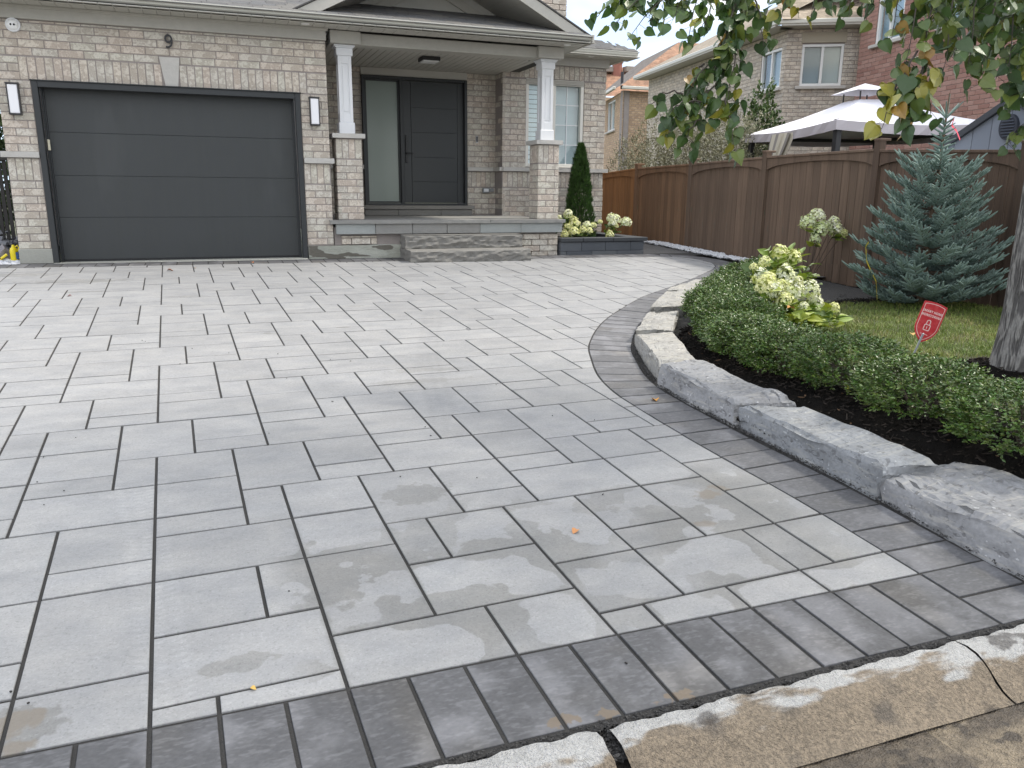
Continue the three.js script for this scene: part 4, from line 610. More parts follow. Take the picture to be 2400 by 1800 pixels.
function armour(quad, top, base, seed, mat, label, pitted = 0) {       // quad: four [x, z] corners, top: four heights
  const N = 46, M = 12, K = 22, g0 = new THREE.BoxGeometry(1, 1, 1, N, M, K); g0.deleteAttribute('uv'); g0.deleteAttribute('normal'); const g = mergeVertices(g0, 1e-5), p = g.attributes.position, c = V();
  quad.forEach(([x, z]) => c.add(V(x / 4, 0, z / 4)));
  for (let i = 0; i < p.count; i++) {
    const s = p.getX(i) + 0.5, v = p.getY(i) + 0.5, t = p.getZ(i) + 0.5, bl = (f) => lerp(lerp(f(0), f(1), s), lerp(f(3), f(2), s), t);
    let x = bl((k) => quad[k][0]), z = bl((k) => quad[k][1]); const yt = bl((k) => top[k]);
    const lat = Math.max(Math.abs(s - 0.5), Math.abs(t - 0.5)) * 2, n1 = fbm3(x * 5 + seed, v * 2.5, z * 5, 4, 5) - 0.5, n2 = fbm3(x * 22 + seed, v * 9, z * 22, 3, 6) - 0.5;
    let y = lerp(base, yt, v);
    const side = lat > 0.999 ? 1 : 0, dx = x - c.x, dz = z - c.z, l = Math.hypot(dx, dz) || 1;
    const push = side ? (n1 * 0.075 + n2 * 0.014) : 0, lean = (1 - v) * (seed % 3 > 1.5 ? -0.02 : 0.012); x += dx / l * (push + lean); z += dz / l * (push + lean);
    const ledge = (Math.round(fbm(x * 3.2 + seed, z * 3.2, 2, 471) * 7) / 7 - 0.5) * 0.05;
    if (v > 0.999) y += ledge * (0.5 + pitted) + n1 * 0.03 + n2 * (0.004 + 0.016 * pitted) - 0.022 * sstep(0.90, 1, lat) * (0.5 + fbm(x * 12, z * 12, 2, 473));
    p.setXYZ(i, x, y, z);
  }
  let o = g.toNonIndexed(); o.computeVertexNormals(); o = toCreasedNormals(o, 0.42); const pp = o.attributes.position, nn = o.attributes.normal, uv = [];
  for (let i = 0; i < pp.count; i++) { const ax = Math.abs(nn.getX(i)), ay = Math.abs(nn.getY(i)), az = Math.abs(nn.getZ(i)); if (ay > 0.6) uv.push(pp.getX(i) + seed, pp.getZ(i)); else if (ax > az) uv.push(pp.getZ(i) + seed, pp.getY(i)); else uv.push(pp.getX(i) + seed, pp.getY(i)); }
  o.setAttribute('uv', new THREE.Float32BufferAttribute(uv, 2));
  return solo('armour_stone', o, stoneMats[mat], label, 'stone', 'armour stones edging the garden bed');
}
armour([[4.59, 8.54], [5.10, 8.46], [5.12, 9.42], [4.60, 9.42]], [-0.355, -0.35, -0.37, -0.375], -0.62, 6.3, 0, 'broad pitted limestone edging block beside the kerb', 1);
armour([[4.55, 7.53], [4.86, 7.66], [4.82, 8.62], [4.57, 8.54]], [-0.272, -0.265, -0.295, -0.305], -0.58, 2.2, 2, 'long flat-topped limestone edging block with a smooth blue-grey top', 0);
armour([[4.52, 6.69], [4.82, 6.72], [4.84, 7.62], [4.53, 7.50]], [-0.200, -0.195, -0.245, -0.262], -0.50, 9.4, 0, 'long limestone edging block with a lichen-stained broken end', 0.6);
armour([[4.92, 5.64], [5.25, 5.67], [4.82, 6.68], [4.57, 6.60]], [-0.192, -0.19, -0.215, -0.235], -0.46, 4.1, 1, 'pale limestone edging block at the tight part of the bend', 0.2);
armour([[5.57, 4.73], [5.90, 4.72], [5.28, 5.64], [4.98, 5.54]], [-0.178, -0.175, -0.185, -0.19], -0.42, 7.7, 1, 'deeply pitted cream limestone edging block on the bend', 1);
armour([[6.30, 3.82], [6.60, 3.98], [5.96, 4.70], [5.64, 4.64]], [-0.125, -0.125, -0.135, -0.14], -0.38, 1.9, 1, 'white weathered limestone edging block past the bend', 0.3);
armour([[7.15, 3.08], [7.42, 3.28], [6.64, 3.94], [6.36, 3.74]], [-0.10, -0.10, -0.12, -0.12], -0.34, 5.5, 1, 'pale limestone edging block half hidden by the hedge', 0.3);
// ---- boxwood hedge plants
function leafBlade(g, p, d, up, L, w, col, fold = 0.25) {           // a small folded leaf from p along d
  const s = V().crossVectors(d, up).normalize(), n = V().crossVectors(s, d).normalize(), m = p.clone().addScaledVector(d, L * 0.5), t = p.clone().addScaledVector(d, L), a = m.clone().addScaledVector(s, w).addScaledVector(n, w * fold), b = m.clone().addScaledVector(s, -w).addScaledVector(n, w * fold);
  g.tri(p, a, t, col); g.tri(p, t, b, col);
}
const rvec = (r) => { const z = r() * 2 - 1, a = r() * 6.2832, q = Math.sqrt(1 - z * z); return V(q * Math.cos(a), z, q * Math.sin(a)); };
const leafMat = (o = {}) => new THREE.MeshPhysicalMaterial({ vertexColors: true, roughness: 0.5, transmission: 0.22, thickness: 0, ...o });
const boxMat = leafMat({ roughness: 0.38 }), twigMat = rough([0.09, 0.07, 0.05], 0.003, 6);
function boxwoodGeo(seed, n) {
  const g = new G(), r = rng(seed), st = new G();
  for (let i = 0; i < 16; i++) { const a = r() * 6.28, e = V(Math.cos(a) * 0.22 * r(), 0.34 + r() * 0.12, Math.sin(a) * 0.22 * r()); st.tube([V(Math.cos(a) * 0.02, -0.02, Math.sin(a) * 0.02), V(e.x * 0.5, 0.16, e.z * 0.5), e], (t) => 0.006 * (1 - t) + 0.0015, 5); }
  for (let i = 0; i < n; i++) {
    const d = rvec(r); if (d.y < -0.75) continue;
    const lump = 0.76 + 0.48 * fbm3(d.x * 2.4 + seed, d.y * 2.4, d.z * 2.4, 3, 2), rad = lump * (0.55 + 0.45 * Math.pow(r(), 0.35)), p = V(d.x * 0.335 * rad, 0.255 + d.y * 0.245 * rad, d.z * 0.335 * rad);
    if (p.y < 0.005) continue;
    const dir = d.clone().multiplyScalar(0.9).add(V(0, 0.65, 0)).addScaledVector(rvec(r), 0.45).normalize(), k = 0.7 + r() * 0.6, hue = r(), base = mixc([0.050, 0.105, 0.018], [0.120, 0.185, 0.030], hue);
    const nl = 6 + Math.floor(r() * 4), S = 0.05 + r() * 0.025;
    for (let j = 0; j < nl; j++) { const q = p.clone().addScaledVector(dir, (j / nl) * S), out = V().crossVectors(dir, rvec(r)).normalize().addScaledVector(dir, 0.55 + 0.5 * j / nl).normalize(); const c = base.map((v) => v * k * (0.8 + 0.4 * r())); leafBlade(g, q, out, rvec(r), 0.019 + r() * 0.012, 0.0058 + r() * 0.0022, c, 0.3); }
  }
  return [g.build(), st.build()];
}
const boxVariants = [boxwoodGeo(501, 1500), boxwoodGeo(502, 1500), boxwoodGeo(503, 1500)];
const hedge = [[5.34, 8.64, 1.04], [5.30, 8.06, 1.0], [5.31, 7.50, 1.0], [5.30, 6.98, 0.96], [5.36, 6.52, 0.96], [5.50, 6.22, 0.9], [5.66, 5.96, 1.0], [5.88, 5.56, 0.98], [6.10, 5.16, 0.98], [6.38, 4.78, 0.95], [6.68, 4.42, 0.95], [7.0, 4.06, 0.95], [7.34, 3.72, 0.95], [7.70, 3.40, 0.95], [8.08, 3.10, 0.92], [8.46, 2.80, 0.9], [5.95, 8.95, 0.9]];
hedge.forEach(([x, z, s], i) => {
  const t = thing('boxwood_shrub', i === 0 ? 'light green boxwood shrub behind the broad block beside the kerb' : i === 16 ? 'boxwood shrub set back near the tree trunk' : 'rounded green boxwood shrub in the hedge row behind the edging stones', 'shrub', [x, mulchTop(x, z) - 0.01, z], i * 1.7, 'boxwood hedge'), v = boxVariants[i % 3];
  const f = stuffPart(t, 'foliage', v[0], boxMat); part(t, 'stems', v[1], twigMat); t.scale.set(s * (0.88 + 0.12 * h3(i, 1, 2)), s * (i < 6 ? 0.60 : 0.72) * (0.94 + 0.16 * h3(i, 3, 2)), s);
});
// ---- hydrangeas
const hydLeaf = (() => { const g = new G(), prof = [[0, 0], [0.12, 0.30], [0.32, 0.50], [0.55, 0.46], [0.8, 0.24], [1, 0]], P = (t, w) => V(t, -0.22 * t * t + Math.abs(w) * 0.28, w); for (let i = 0; i + 1 < prof.length; i++) for (const s of [-1, 1]) { const [a, b] = prof[i], [c, d] = prof[i + 1]; g.quad(P(a, 0), P(c, 0), P(c, s * d * 0.62), P(a, s * b * 0.62)); } return g.build(0.9); })();
const hydLeafMats = [[0.31, 0.40, 0.035], [0.23, 0.34, 0.032], [0.38, 0.44, 0.045], [0.10, 0.17, 0.028]].map((c) => { const m = new THREE.MeshPhysicalMaterial({ roughness: 0.55, transmission: 0.4, thickness: 0 }); m.color.setRGB(...c); return m; });
const floretGeo = (seed, tall) => {
  const g = new G(), r = rng(seed);
  for (let i = 0; i < 190; i++) {
    const d = rvec(r); if (d.y < -0.45) continue; const lump = 0.85 + 0.3 * fbm3(d.x * 3 + seed, d.y * 3, d.z * 3, 2, 1), c = V(d.x * lump, d.y * tall * lump * (d.y > 0 ? 1 : 0.7), d.z * lump).multiplyScalar(0.86 + 0.14 * r()), n = c.clone().normalize().addScaledVector(rvec(r), 0.35).normalize(), u = V().crossVectors(n, rvec(r)).normalize(), v = V().crossVectors(n, u), s = 0.15 + r() * 0.07, k = 0.85 + r() * 0.25, t = r(), col = mixc([0.82, 0.82, 0.66], [0.66, 0.72, 0.28], t * t).map((q) => q * k);
    for (let j = 0; j < 4; j++) { const a = j * 1.5708, e = u.clone().multiplyScalar(Math.cos(a)).addScaledVector(v, Math.sin(a)), f = u.clone().multiplyScalar(-Math.sin(a)).addScaledVector(v, Math.cos(a)), m = c.clone().addScaledVector(e, s * 0.62).addScaledVector(n, 0.02); g.tri(c, m.clone().addScaledVector(f, s * 0.48), c.clone().addScaledVector(e, s * 1.1).addScaledVector(n, 0.05), col); g.tri(c, c.clone().addScaledVector(e, s * 1.1).addScaledVector(n, 0.05), m.clone().addScaledVector(f, -s * 0.48), col); }
  }
  return g.build();
};
const floretGeos = [floretGeo(601, 1.15), floretGeo(602, 1.3), floretGeo(603, 1.0), floretGeo(604, 1.4)];
const floretMats = [[1, 1, 1], [1.0, 0.98, 0.72], [1.04, 1.04, 1.06], [0.92, 0.98, 0.86]].map((c) => { const m = new THREE.MeshPhysicalMaterial({ vertexColors: true, roughness: 0.7, transmission: 0.2, thickness: 0 }); m.color.setRGB(...c); return m; });
const stemMat = rough([0.16, 0.17, 0.05], 0.002, 6), stemBrown = rough([0.10, 0.07, 0.05], 0.003, 6);
function hydrangea(name, label, base, heads, o = {}) {              // heads: [x, y, z, radius, colour]
  const t = thing(name, label, 'shrub', base, 0, o.group), r = rng(o.seed || 7), st = new G(), leaf = (p, dir, s) => { const m = part(t, 'leaf', hydLeaf, hydLeafMats[o.dark ? (r() < 0.7 ? 3 : 1) : Math.floor(Math.pow(r(), 0.8) * 3.4)]); m.position.copy(p); const q = new THREE.Quaternion().setFromUnitVectors(V(1, 0, 0), dir.clone().normalize()); m.quaternion.copy(q).multiply(new THREE.Quaternion().setFromAxisAngle(V(1, 0, 0), (r() - 0.5) * 1.2)); m.scale.setScalar(s); };
  const B = V(...base);
  for (const [x, y, z, rad, c] of heads) {
    const e = V(x, y, z).sub(B), b0 = V((r() - 0.5) * 0.08, 0, (r() - 0.5) * 0.08), mid = b0.clone().lerp(e, 0.5).add(V((r() - 0.5) * 0.05, 0.03, (r() - 0.5) * 0.05)), cv = new THREE.QuadraticBezierCurve3(b0, mid.add(V(0, 0.03, 0)), e), L = cv.getLength();
    st.tube(cv.getPoints(8), (k) => 0.0045 * (1.3 - 0.5 * k) * (o.stem || 1), 5);
    if (rad > 0) { const h = part(t, 'flower_head', floretGeos[Math.floor(r() * 4)], floretMats[c ?? Math.floor(r() * 4)]); h.position.copy(e); h.scale.setScalar(rad * (o.big || 1.18)); h.rotation.set((r() - 0.5) * 0.5, r() * 6.28, (r() - 0.5) * 0.5); }
    const n = o.leaves ?? Math.max(3, Math.round(L / 0.042)); for (let k = 0; k < n; k++) { const q = (o.from ?? 0.25) + (0.97 - (o.from ?? 0.25)) * (k + r()) / n, p = cv.getPoint(q), a = k * 2.4 + r() * 0.8; leaf(p, V(Math.cos(a), 0.15 + r() * 0.5 - 0.2 * (o.droop || 0), Math.sin(a)), (0.075 + r() * 0.055) * (o.size || 1)); }
  }
  part(t, 'stems', st, o.brown ? stemBrown : stemMat); return t;
}
hydrangea('hydrangea_shrub', 'hydrangea with cream cone blooms and lime leaves beside the lawn edge', [6.33, mulchTop(6.33, 5.9), 5.9], [[6.02, 0.13, 5.78, 0.062, 1], [6.10, 0.10, 5.82, 0.060, 0], [6.15, 0.03, 5.88, 0.058, 1], [6.28, 0.09, 5.80, 0.075, 0], [6.46, 0.07, 5.80, 0.074, 0], [6.12, 0.18, 5.70, 0.055, 1], [6.22, 0.12, 5.76, 0.055, 1], [6.70, -0.06, 5.84, 0.042, 1], [6.51, -0.01, 5.85, 0.045, 0], [6.31, -0.02, 5.92, 0.036, 2], [6.62, -0.12, 6.0, 0, 0], [6.55, -0.16, 6.08, 0, 0], [6.35, -0.10, 6.08, 0, 0], [6.12, -0.08, 6.02, 0, 0], [6.74, -0.14, 5.92, 0, 0], [6.0, 0.0, 5.86, 0, 0], [6.22, -0.06, 6.08, 0, 0]], { seed: 11, size: 1.25 });
hydrangea('hydrangea_shrub', 'hydrangea with cream blooms and lime leaves behind the boxwood hedge', [7.08, mulchTop(7.08, 4.62), 4.62], [[7.27, 0.25, 4.6, 0.070, 1], [7.09, 0.30, 4.6, 0.06, 1], [6.91, 0.22, 4.62, 0.05, 1], [6.77, 0.18, 4.64, 0.036, 1], [6.83, 0.10, 4.68, 0.062, 2], [6.77, 0.05, 4.7, 0.05, 1], [7.09, 0.08, 4.72, 0.085, 2], [7.23, 0.03, 4.74, 0.055, 1], [7.31, 0.38, 4.55, 0, 0], [7.44, 0.33, 4.55, 0, 0], [7.5, 0.2, 4.6, 0, 0], [7.56, 0.08, 4.6, 0, 0], [7.02, 0.36, 4.5, 0, 0], [7.52, 0.0, 4.7, 0, 0], [7.4, 0.12, 4.75, 0, 0], [7.2, 0.3, 4.5, 0.05, 1]], { seed: 12, size: 1.25 });
hydrangea('hydrangea_shrub', 'leggy hydrangea with tall white blooms on brown stems against the fence', [8.78, mulchTop(8.78, 3.05), 3.05], [[8.96, 0.60, 2.95, 0.085, 2], [8.80, 0.53, 2.98, 0.078, 3], [8.97, 0.42, 3.0, 0.085, 3], [8.90, 0.32, 3.02, 0.06, 3], [9.03, 0.50, 3.0, 0.06, 3], [9.23, 0.53, 2.95, 0.066, 2], [9.25, 0.43, 2.98, 0.082, 2], [9.36, 0.40, 3.0, 0.044, 1]], { seed: 13, leaves: 5, from: 0.84, brown: true, droop: 1.6, stem: 1.1 });
// ---- lawn edging timber at the fence
solo('edging_timber', bx(9.22, -0.275, 5.9, 0.05, 0.09, 1.6, 0.006), rough([0.10, 0.085, 0.07], 0.004, 2), 'weathered timber edging strip at the foot of the fence', 'edging');
// ---- blue spruce
{
  const X = 8.56, Z = 5.02, base = mulchTop(X, Z) - 0.02, t = thing('blue_spruce', 'young blue spruce with a red ribbon on its leader', 'tree', [X, base, Z]), r = rng(701), Hh = 2.02, needles = new G(), wood = new G();
  part(t, 'trunk', new G().tube([V(0, -0.03, 0), V(0.005, 0.5, 0), V(0.012, 1.0, 0.0), V(0.02, 1.5, 0.005), V(0.035, Hh + 0.05, 0.0)], (k) => 0.036 * (1 - k) + 0.005, 9), rough([0.17, 0.115, 0.075], 0.004, 5));
  const shoot = (p, d, L, R) => {
    const s = V().crossVectors(d, Math.abs(d.y) < 0.9 ? V(0, 1, 0) : V(1, 0, 0)).normalize(), u = V().crossVectors(s, d).normalize(), n = Math.round(44 + L * 760), e = p.clone().addScaledVector(d, L); const shc = [0.195, 0.27, 0.238]; needles.tube([p, p.clone().lerp(e, 0.6), e], (k) => 0.0105 * (1 - 0.55 * k * k), 5, shc);
    for (let i = 0; i < n; i++) { const k = (i + r()) / n, a = r() * 6.2832, o = s.clone().multiplyScalar(Math.cos(a)).addScaledVector(u, Math.sin(a) + 0.25).normalize(), q = p.clone().addScaledVector(d, L * k), nd = o.clone().multiplyScalar(1).addScaledVector(d, 0.5 + 0.6 * k).normalize(), w = V().crossVectors(nd, o).normalize().multiplyScalar(0.0024), len = R * (0.75 + r() * 0.35) * (1 - 0.35 * k * k), c = [0.195, 0.27, 0.238], m = q.clone().addScaledVector(nd, len); needles.tri(q.clone().add(w), q.clone().sub(w), m, c); }
  };
  const branch = (y, a, L, lift) => {
    const pts = [], n = 9; for (let i = 0; i <= n; i++) { const k = i / n, q = L * k; pts.push(V(Math.cos(a) * q + 0.02, y + lift * q - 0.22 * Math.sin(k * 2.6) * L * 0.45 + 0.12 * k * k * L, Math.sin(a) * q)); }
    wood.tube(pts, (k) => 0.008 * (1 - k) + 0.002, 5);
    const cv = new THREE.CatmullRomCurve3(pts), side = V(-Math.sin(a), 0, Math.cos(a));
    const nS = Math.max(2, Math.round(L / 0.052)); for (let i = 0; i < nS; i++) { const k = 0.26 + 0.72 * (i + r() * 0.6) / nS, p = cv.getPoint(Math.min(k, 0.99)), d = cv.getTangent(Math.min(k, 0.99)); for (const sg of [-1, 1]) { const dd = d.clone().multiplyScalar(0.62 + 0.2 * r()).addScaledVector(side, sg * (0.75 + 0.3 * r())).add(V(0, 0.10 + 0.35 * r(), 0)).normalize(), l = (0.075 + 0.055 * r()) * (1.15 - 0.35 * k) + 0.03 * L; shoot(p, dd, l, 0.021); if (l > 0.1 && r() < 0.6) { const p2 = p.clone().addScaledVector(dd, l * 0.5); shoot(p2, dd.clone().addScaledVector(side, -sg * 0.8).add(V(0, 0.2, 0)).normalize(), l * 0.6, 0.018); } } if (r() < 0.55) shoot(p, d.clone().multiplyScalar(0.6).add(V((r() - 0.5) * 0.4, 0.75, (r() - 0.5) * 0.4)).normalize(), 0.06 + 0.03 * r(), 0.018); }
    shoot(cv.getPoint(0.97), cv.getTangent(0.97).add(V(0, 0.15, 0)).normalize(), 0.11, 0.02);
  };
  const levels = [[0.10, 0.66, 13], [0.20, 0.72, 14], [0.32, 0.70, 13], [0.45, 0.66, 13], [0.58, 0.62, 12], [0.70, 0.56, 11], [0.83, 0.52, 11], [0.96, 0.46, 10], [1.08, 0.41, 9], [1.20, 0.37, 8], [1.31, 0.32, 8]];
  for (const [y, R, n] of levels) for (let i = 0; i < n; i++) branch(y + (r() - 0.5) * 0.09, i / n * 6.283 + y * 9 + (r() - 0.5) * 0.3, R * (0.78 + 0.34 * r()), 0.10 + 0.26 * y);
  for (let i = 0; i < 9; i++) { const y = 1.42 + i * 0.045; for (let j = 0; j < 5; j++) { const a = j * 1.257 + i * 0.8; shoot(V(0.02, y, 0), V(Math.cos(a), 0.25 + 0.05 * i, Math.sin(a)).normalize(), 0.15 - 0.006 * i, 0.017); } }
  for (let j = 0; j < 5; j++) { const a = j * 1.257; shoot(V(0.03, 1.84, 0), V(Math.cos(a), 1.0, Math.sin(a)).normalize(), 0.20, 0.012); } shoot(V(0.03, 1.82, 0), V(0.05, 1, 0), 0.24, 0.010);
  const nm = stuffPart(t, 'needles', needles.build(), std([1, 1, 1], { vertexColors: true, roughness: 0.7 })); part(t, 'branches', wood, rough([0.13, 0.10, 0.075], 0.003, 5));
  const rib = (name, label, pts, w, col) => { const g = new G(); for (let i = 0; i + 1 < pts.length; i++) { const d = V().subVectors(pts[i + 1], pts[i]).normalize(), s = V().crossVectors(d, V(0.55, 0, 0.83)).normalize().multiplyScalar(w / 2); g.quad(pts[i].clone().add(s), pts[i].clone().sub(s), pts[i + 1].clone().sub(s), pts[i + 1].clone().add(s)); } return solo(name, g.build(), std(col, { roughness: 0.35, side: THREE.DoubleSide }), label, 'ribbon'); };
  const o = V(X, base, Z);
  rib('red_ribbon', 'red plastic ribbon tied to the spruce leader', [V(0.05, 1.80, 0.03), V(0.09, 1.84, 0.04), V(0.06, 1.77, 0.05), V(0.12, 1.72, 0.06), V(0.18, 1.64, 0.06)].map((q) => q.add(o)), 0.032, [0.62, 0.02, 0.05]);
  rib('yellow_ribbon', 'yellow flagging tape hanging on the lower spruce branches', [V(-0.70, 0.66, -0.06), V(-0.74, 0.62, -0.05), V(-0.72, 0.48, -0.04), V(-0.66, 0.38, -0.03), V(-0.61, 0.28, 0.0), V(-0.59, 0.10, 0.02)].map((q) => q.add(o)), 0.026, [0.60, 0.47, 0.03]);
}
// ---- fence
const fenceTex = tex(256, 1024, (x, y) => { const g = fbm(x * 26, y * 3.2, 4, 721, 0), k = fbm(x * 70, y * 5, 3, 723), n = fbm(x * 4, y * 4, 3, 725), v = (0.62 + 0.5 * g) * (0.8 + 0.4 * k) * (0.85 + 0.3 * n); return [v * 0.86, v * 0.84, v * 0.82]; });
const fenceCol = [[0.33, 0.165, 0.062], [0.255, 0.150, 0.085], [0.200, 0.138, 0.098], [0.180, 0.124, 0.088], [0.125, 0.082, 0.058], [0.115, 0.076, 0.054]];  // one colour per bay, running from orange to dark brown
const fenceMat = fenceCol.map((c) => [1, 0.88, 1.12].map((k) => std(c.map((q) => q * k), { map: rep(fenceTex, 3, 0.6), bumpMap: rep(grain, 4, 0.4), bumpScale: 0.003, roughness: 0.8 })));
{
  const FX = 9.42, zs = [-4.3, -2.46, -0.64, 1.28, 3.38, 5.29, 7.2, 9.1], tops = [1.30, 1.385, 1.412, 1.452, 1.497, 1.370, 1.32, 1.28], gB = (z) => Math.min(gy(9.4, z), gardenY(9.4, z)) - 0.02;
  const fence = thing('timber_fence', 'timber board fence with arched rails between square posts', 'fence', [FX, 0, 0]), r = rng(731);
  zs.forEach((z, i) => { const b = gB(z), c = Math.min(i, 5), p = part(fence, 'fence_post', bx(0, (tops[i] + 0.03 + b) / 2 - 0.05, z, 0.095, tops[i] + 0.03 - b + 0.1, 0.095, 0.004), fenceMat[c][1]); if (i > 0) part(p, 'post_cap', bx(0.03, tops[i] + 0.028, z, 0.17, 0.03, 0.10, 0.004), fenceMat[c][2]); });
  for (let i = 0; i + 1 < zs.length; i++) {
    const a = zs[i] + 0.05, b = zs[i + 1] - 0.05, n = 15, w = (b - a) / n, c = Math.min(i, 5), y0 = tops[i] - 0.055, y1 = tops[i + 1] - (i === 3 ? 0.09 : 0.06) - (i === 4 ? 0.0 : 0), ty = (z) => lerp(y0 - (i === 4 ? 0.05 : 0), y1, (z - a) / (b - a));
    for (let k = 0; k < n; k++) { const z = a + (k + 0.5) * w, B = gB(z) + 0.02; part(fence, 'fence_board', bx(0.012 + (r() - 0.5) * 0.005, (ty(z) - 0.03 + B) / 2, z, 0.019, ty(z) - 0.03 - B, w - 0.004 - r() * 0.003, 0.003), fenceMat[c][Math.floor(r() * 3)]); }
    part(fence, 'cap_rail', (() => { const g = new G(), m = new THREE.Matrix4().makeTranslation(0, (ty(a) + ty(b)) / 2, (a + b) / 2).multiply(new THREE.Matrix4().makeRotationX(-Math.atan2(ty(b) - ty(a), b - a))); g.box(0.0, 0, 0, 0.095, 0.032, Math.hypot(b - a, ty(b) - ty(a)), 0.004, m); return g; })(), fenceMat[c][2]);
    part(fence, 'arched_rail', (() => { const g = new G(), N = 18, lo = (t) => { const e = Math.abs(t - 0.5) * 2; return e > 0.90 ? 0.175 : 0.085 + 0.085 * (1 - Math.sqrt(Math.max(0, 1 - (e / 0.95) ** 2))) / 1; }; for (let k = 0; k < N; k++) { const t0 = k / N, t1 = (k + 1) / N, Z0 = lerp(a, b, t0), Z1 = lerp(a, b, t1), P = (x, y, z) => V(x, y, z), o = P(0, ty(Z0) - 0.05, (Z0 + Z1) / 2); for (const x of [-0.030, 0.0]) g.qout(P(x, ty(Z0) - 0.014, Z0), P(x, ty(Z1) - 0.014, Z1), P(x, ty(Z1) - lo(t1), Z1), P(x, ty(Z0) - lo(t0), Z0), P(-0.015, ty(Z0) - 0.05, Z0)); g.qout(P(-0.03, ty(Z0) - lo(t0), Z0), P(0, ty(Z0) - lo(t0), Z0), P(0, ty(Z1) - lo(t1), Z1), P(-0.03, ty(Z1) - lo(t1), Z1), o); } return g; })(), fenceMat[c][0]);
  }
}
struct('gravel_bed', sheet(8.0, 9.44, -6, 2.7, 20, 40, (x, z) => gy(x, z) - 0.013), rough([0.16, 0.155, 0.15], 0.01, 4));
// ---- white gravel along the fence and by the passage
{
  const r = rng(741), pebble = [...Array(4)].map((_, i) => { const g = new THREE.IcosahedronGeometry(1, 1), p = g.attributes.position; for (let k = 0; k < p.count; k++) { const v = V(p.getX(k), p.getY(k), p.getZ(k)), s = 0.75 + 0.5 * vn3(v.x * 1.3 + i * 7, v.y * 1.3, v.z * 1.3, i); p.setXYZ(k, v.x * s, v.y * s * 0.7, v.z * s); } g.computeVertexNormals(); return g; });
  const strew = (name, label, n, f) => { const l = []; for (let i = 0; i < n; i++) { const [x, y, z, s] = f(); const g = pebble[i % 4].clone(); g.rotateY(r() * 6.28); g.scale(s, s, s); g.translate(x, y, z); l.push(g); } const m = solo(name, mergeGeometries(l), rough([0.74, 0.75, 0.78], 0.003, 6), label, 'gravel'); m.userData.kind = 'stuff'; };
  strew('white_gravel', 'strip of white gravel along the foot of the fence', 1300, () => { const z = lerp(-1.6, 2.1, r()), x = lerp(Math.max(8.95 + 0.15 * sstep(0.3, -0.6, z), 9.08 + (z > 0.9 ? 0.05 : 0)), 9.40, r()); return [x, gy(x, z) + 0.005 + r() * 0.022, z, 0.012 + r() * 0.016]; });
  strew('white_pebbles', 'white pebbles filling the side passage beside the garage', 420, () => { const z = lerp(-0.75, 0.10, r()), x = lerp(-1.5, -0.37, Math.sqrt(r())); return [x, gy(x, z) - 0.02 + r() * 0.02, z, 0.018 + r() * 0.02]; });
}
// ---- planter of grey wall blocks
{
  const t = thing('block_planter', 'low planter of dark grey wall blocks with charcoal coping', 'planter', [0, 0, 0]), mb = [[0.125, 0.135, 0.15], [0.105, 0.115, 0.13], [0.145, 0.155, 0.165]].map((c) => rough(c, 0.003, 2)), mc = rough([0.050, 0.055, 0.062], 0.003, 2), r = rng(751);
  const zf = 0.06, row = (y0, y1, cuts) => { for (let i = 0; i + 1 < cuts.length; i++) part(t, 'wall_block', bx((cuts[i] + cuts[i + 1]) / 2, (y0 + y1) / 2, zf - 0.09, cuts[i + 1] - cuts[i] - 0.006, y1 - y0 - 0.004, 0.18, 0.004), mb[Math.floor(r() * 3)]); };
  row(-0.12, 0.018, [6.74, 6.84, 7.27, 7.70, 8.17]); row(0.018, 0.158, [6.74, 7.09, 7.50, 7.93, 8.17]);
  for (const [y0, y1, cuts] of [[-0.12, 0.018, [-0.1225, -0.5, -0.95, -1.4, -1.88]], [0.018, 0.158, [-0.1225, -0.75, -1.2, -1.88]]]) for (let i = 0; i + 1 < cuts.length; i++) part(t, 'wall_block', bx(8.08, (y0 + y1) / 2, (cuts[i] + cuts[i + 1]) / 2, 0.18, y1 - y0 - 0.004, cuts[i] - cuts[i + 1] - 0.006, 0.004), mb[Math.floor(r() * 3)]);
  [[6.735, 7.11], [7.114, 7.62], [7.624, 8.22]].forEach(([a, b]) => part(t, 'coping', bx((a + b) / 2, 0.188, zf - 0.10, b - a - 0.004, 0.056, 0.25, 0.005), mc));
  [[-0.17, -1.0], [-1.004, -1.88]].forEach(([a, b]) => part(t, 'coping', bx(8.095, 0.188, (a + b) / 2, 0.25, 0.056, a - b - 0.004, 0.005), mc));
  part(t, 'planter_soil', bx(7.38, 0.06, -1.0, 1.22, 0.16, 1.78), mulchMat);
}
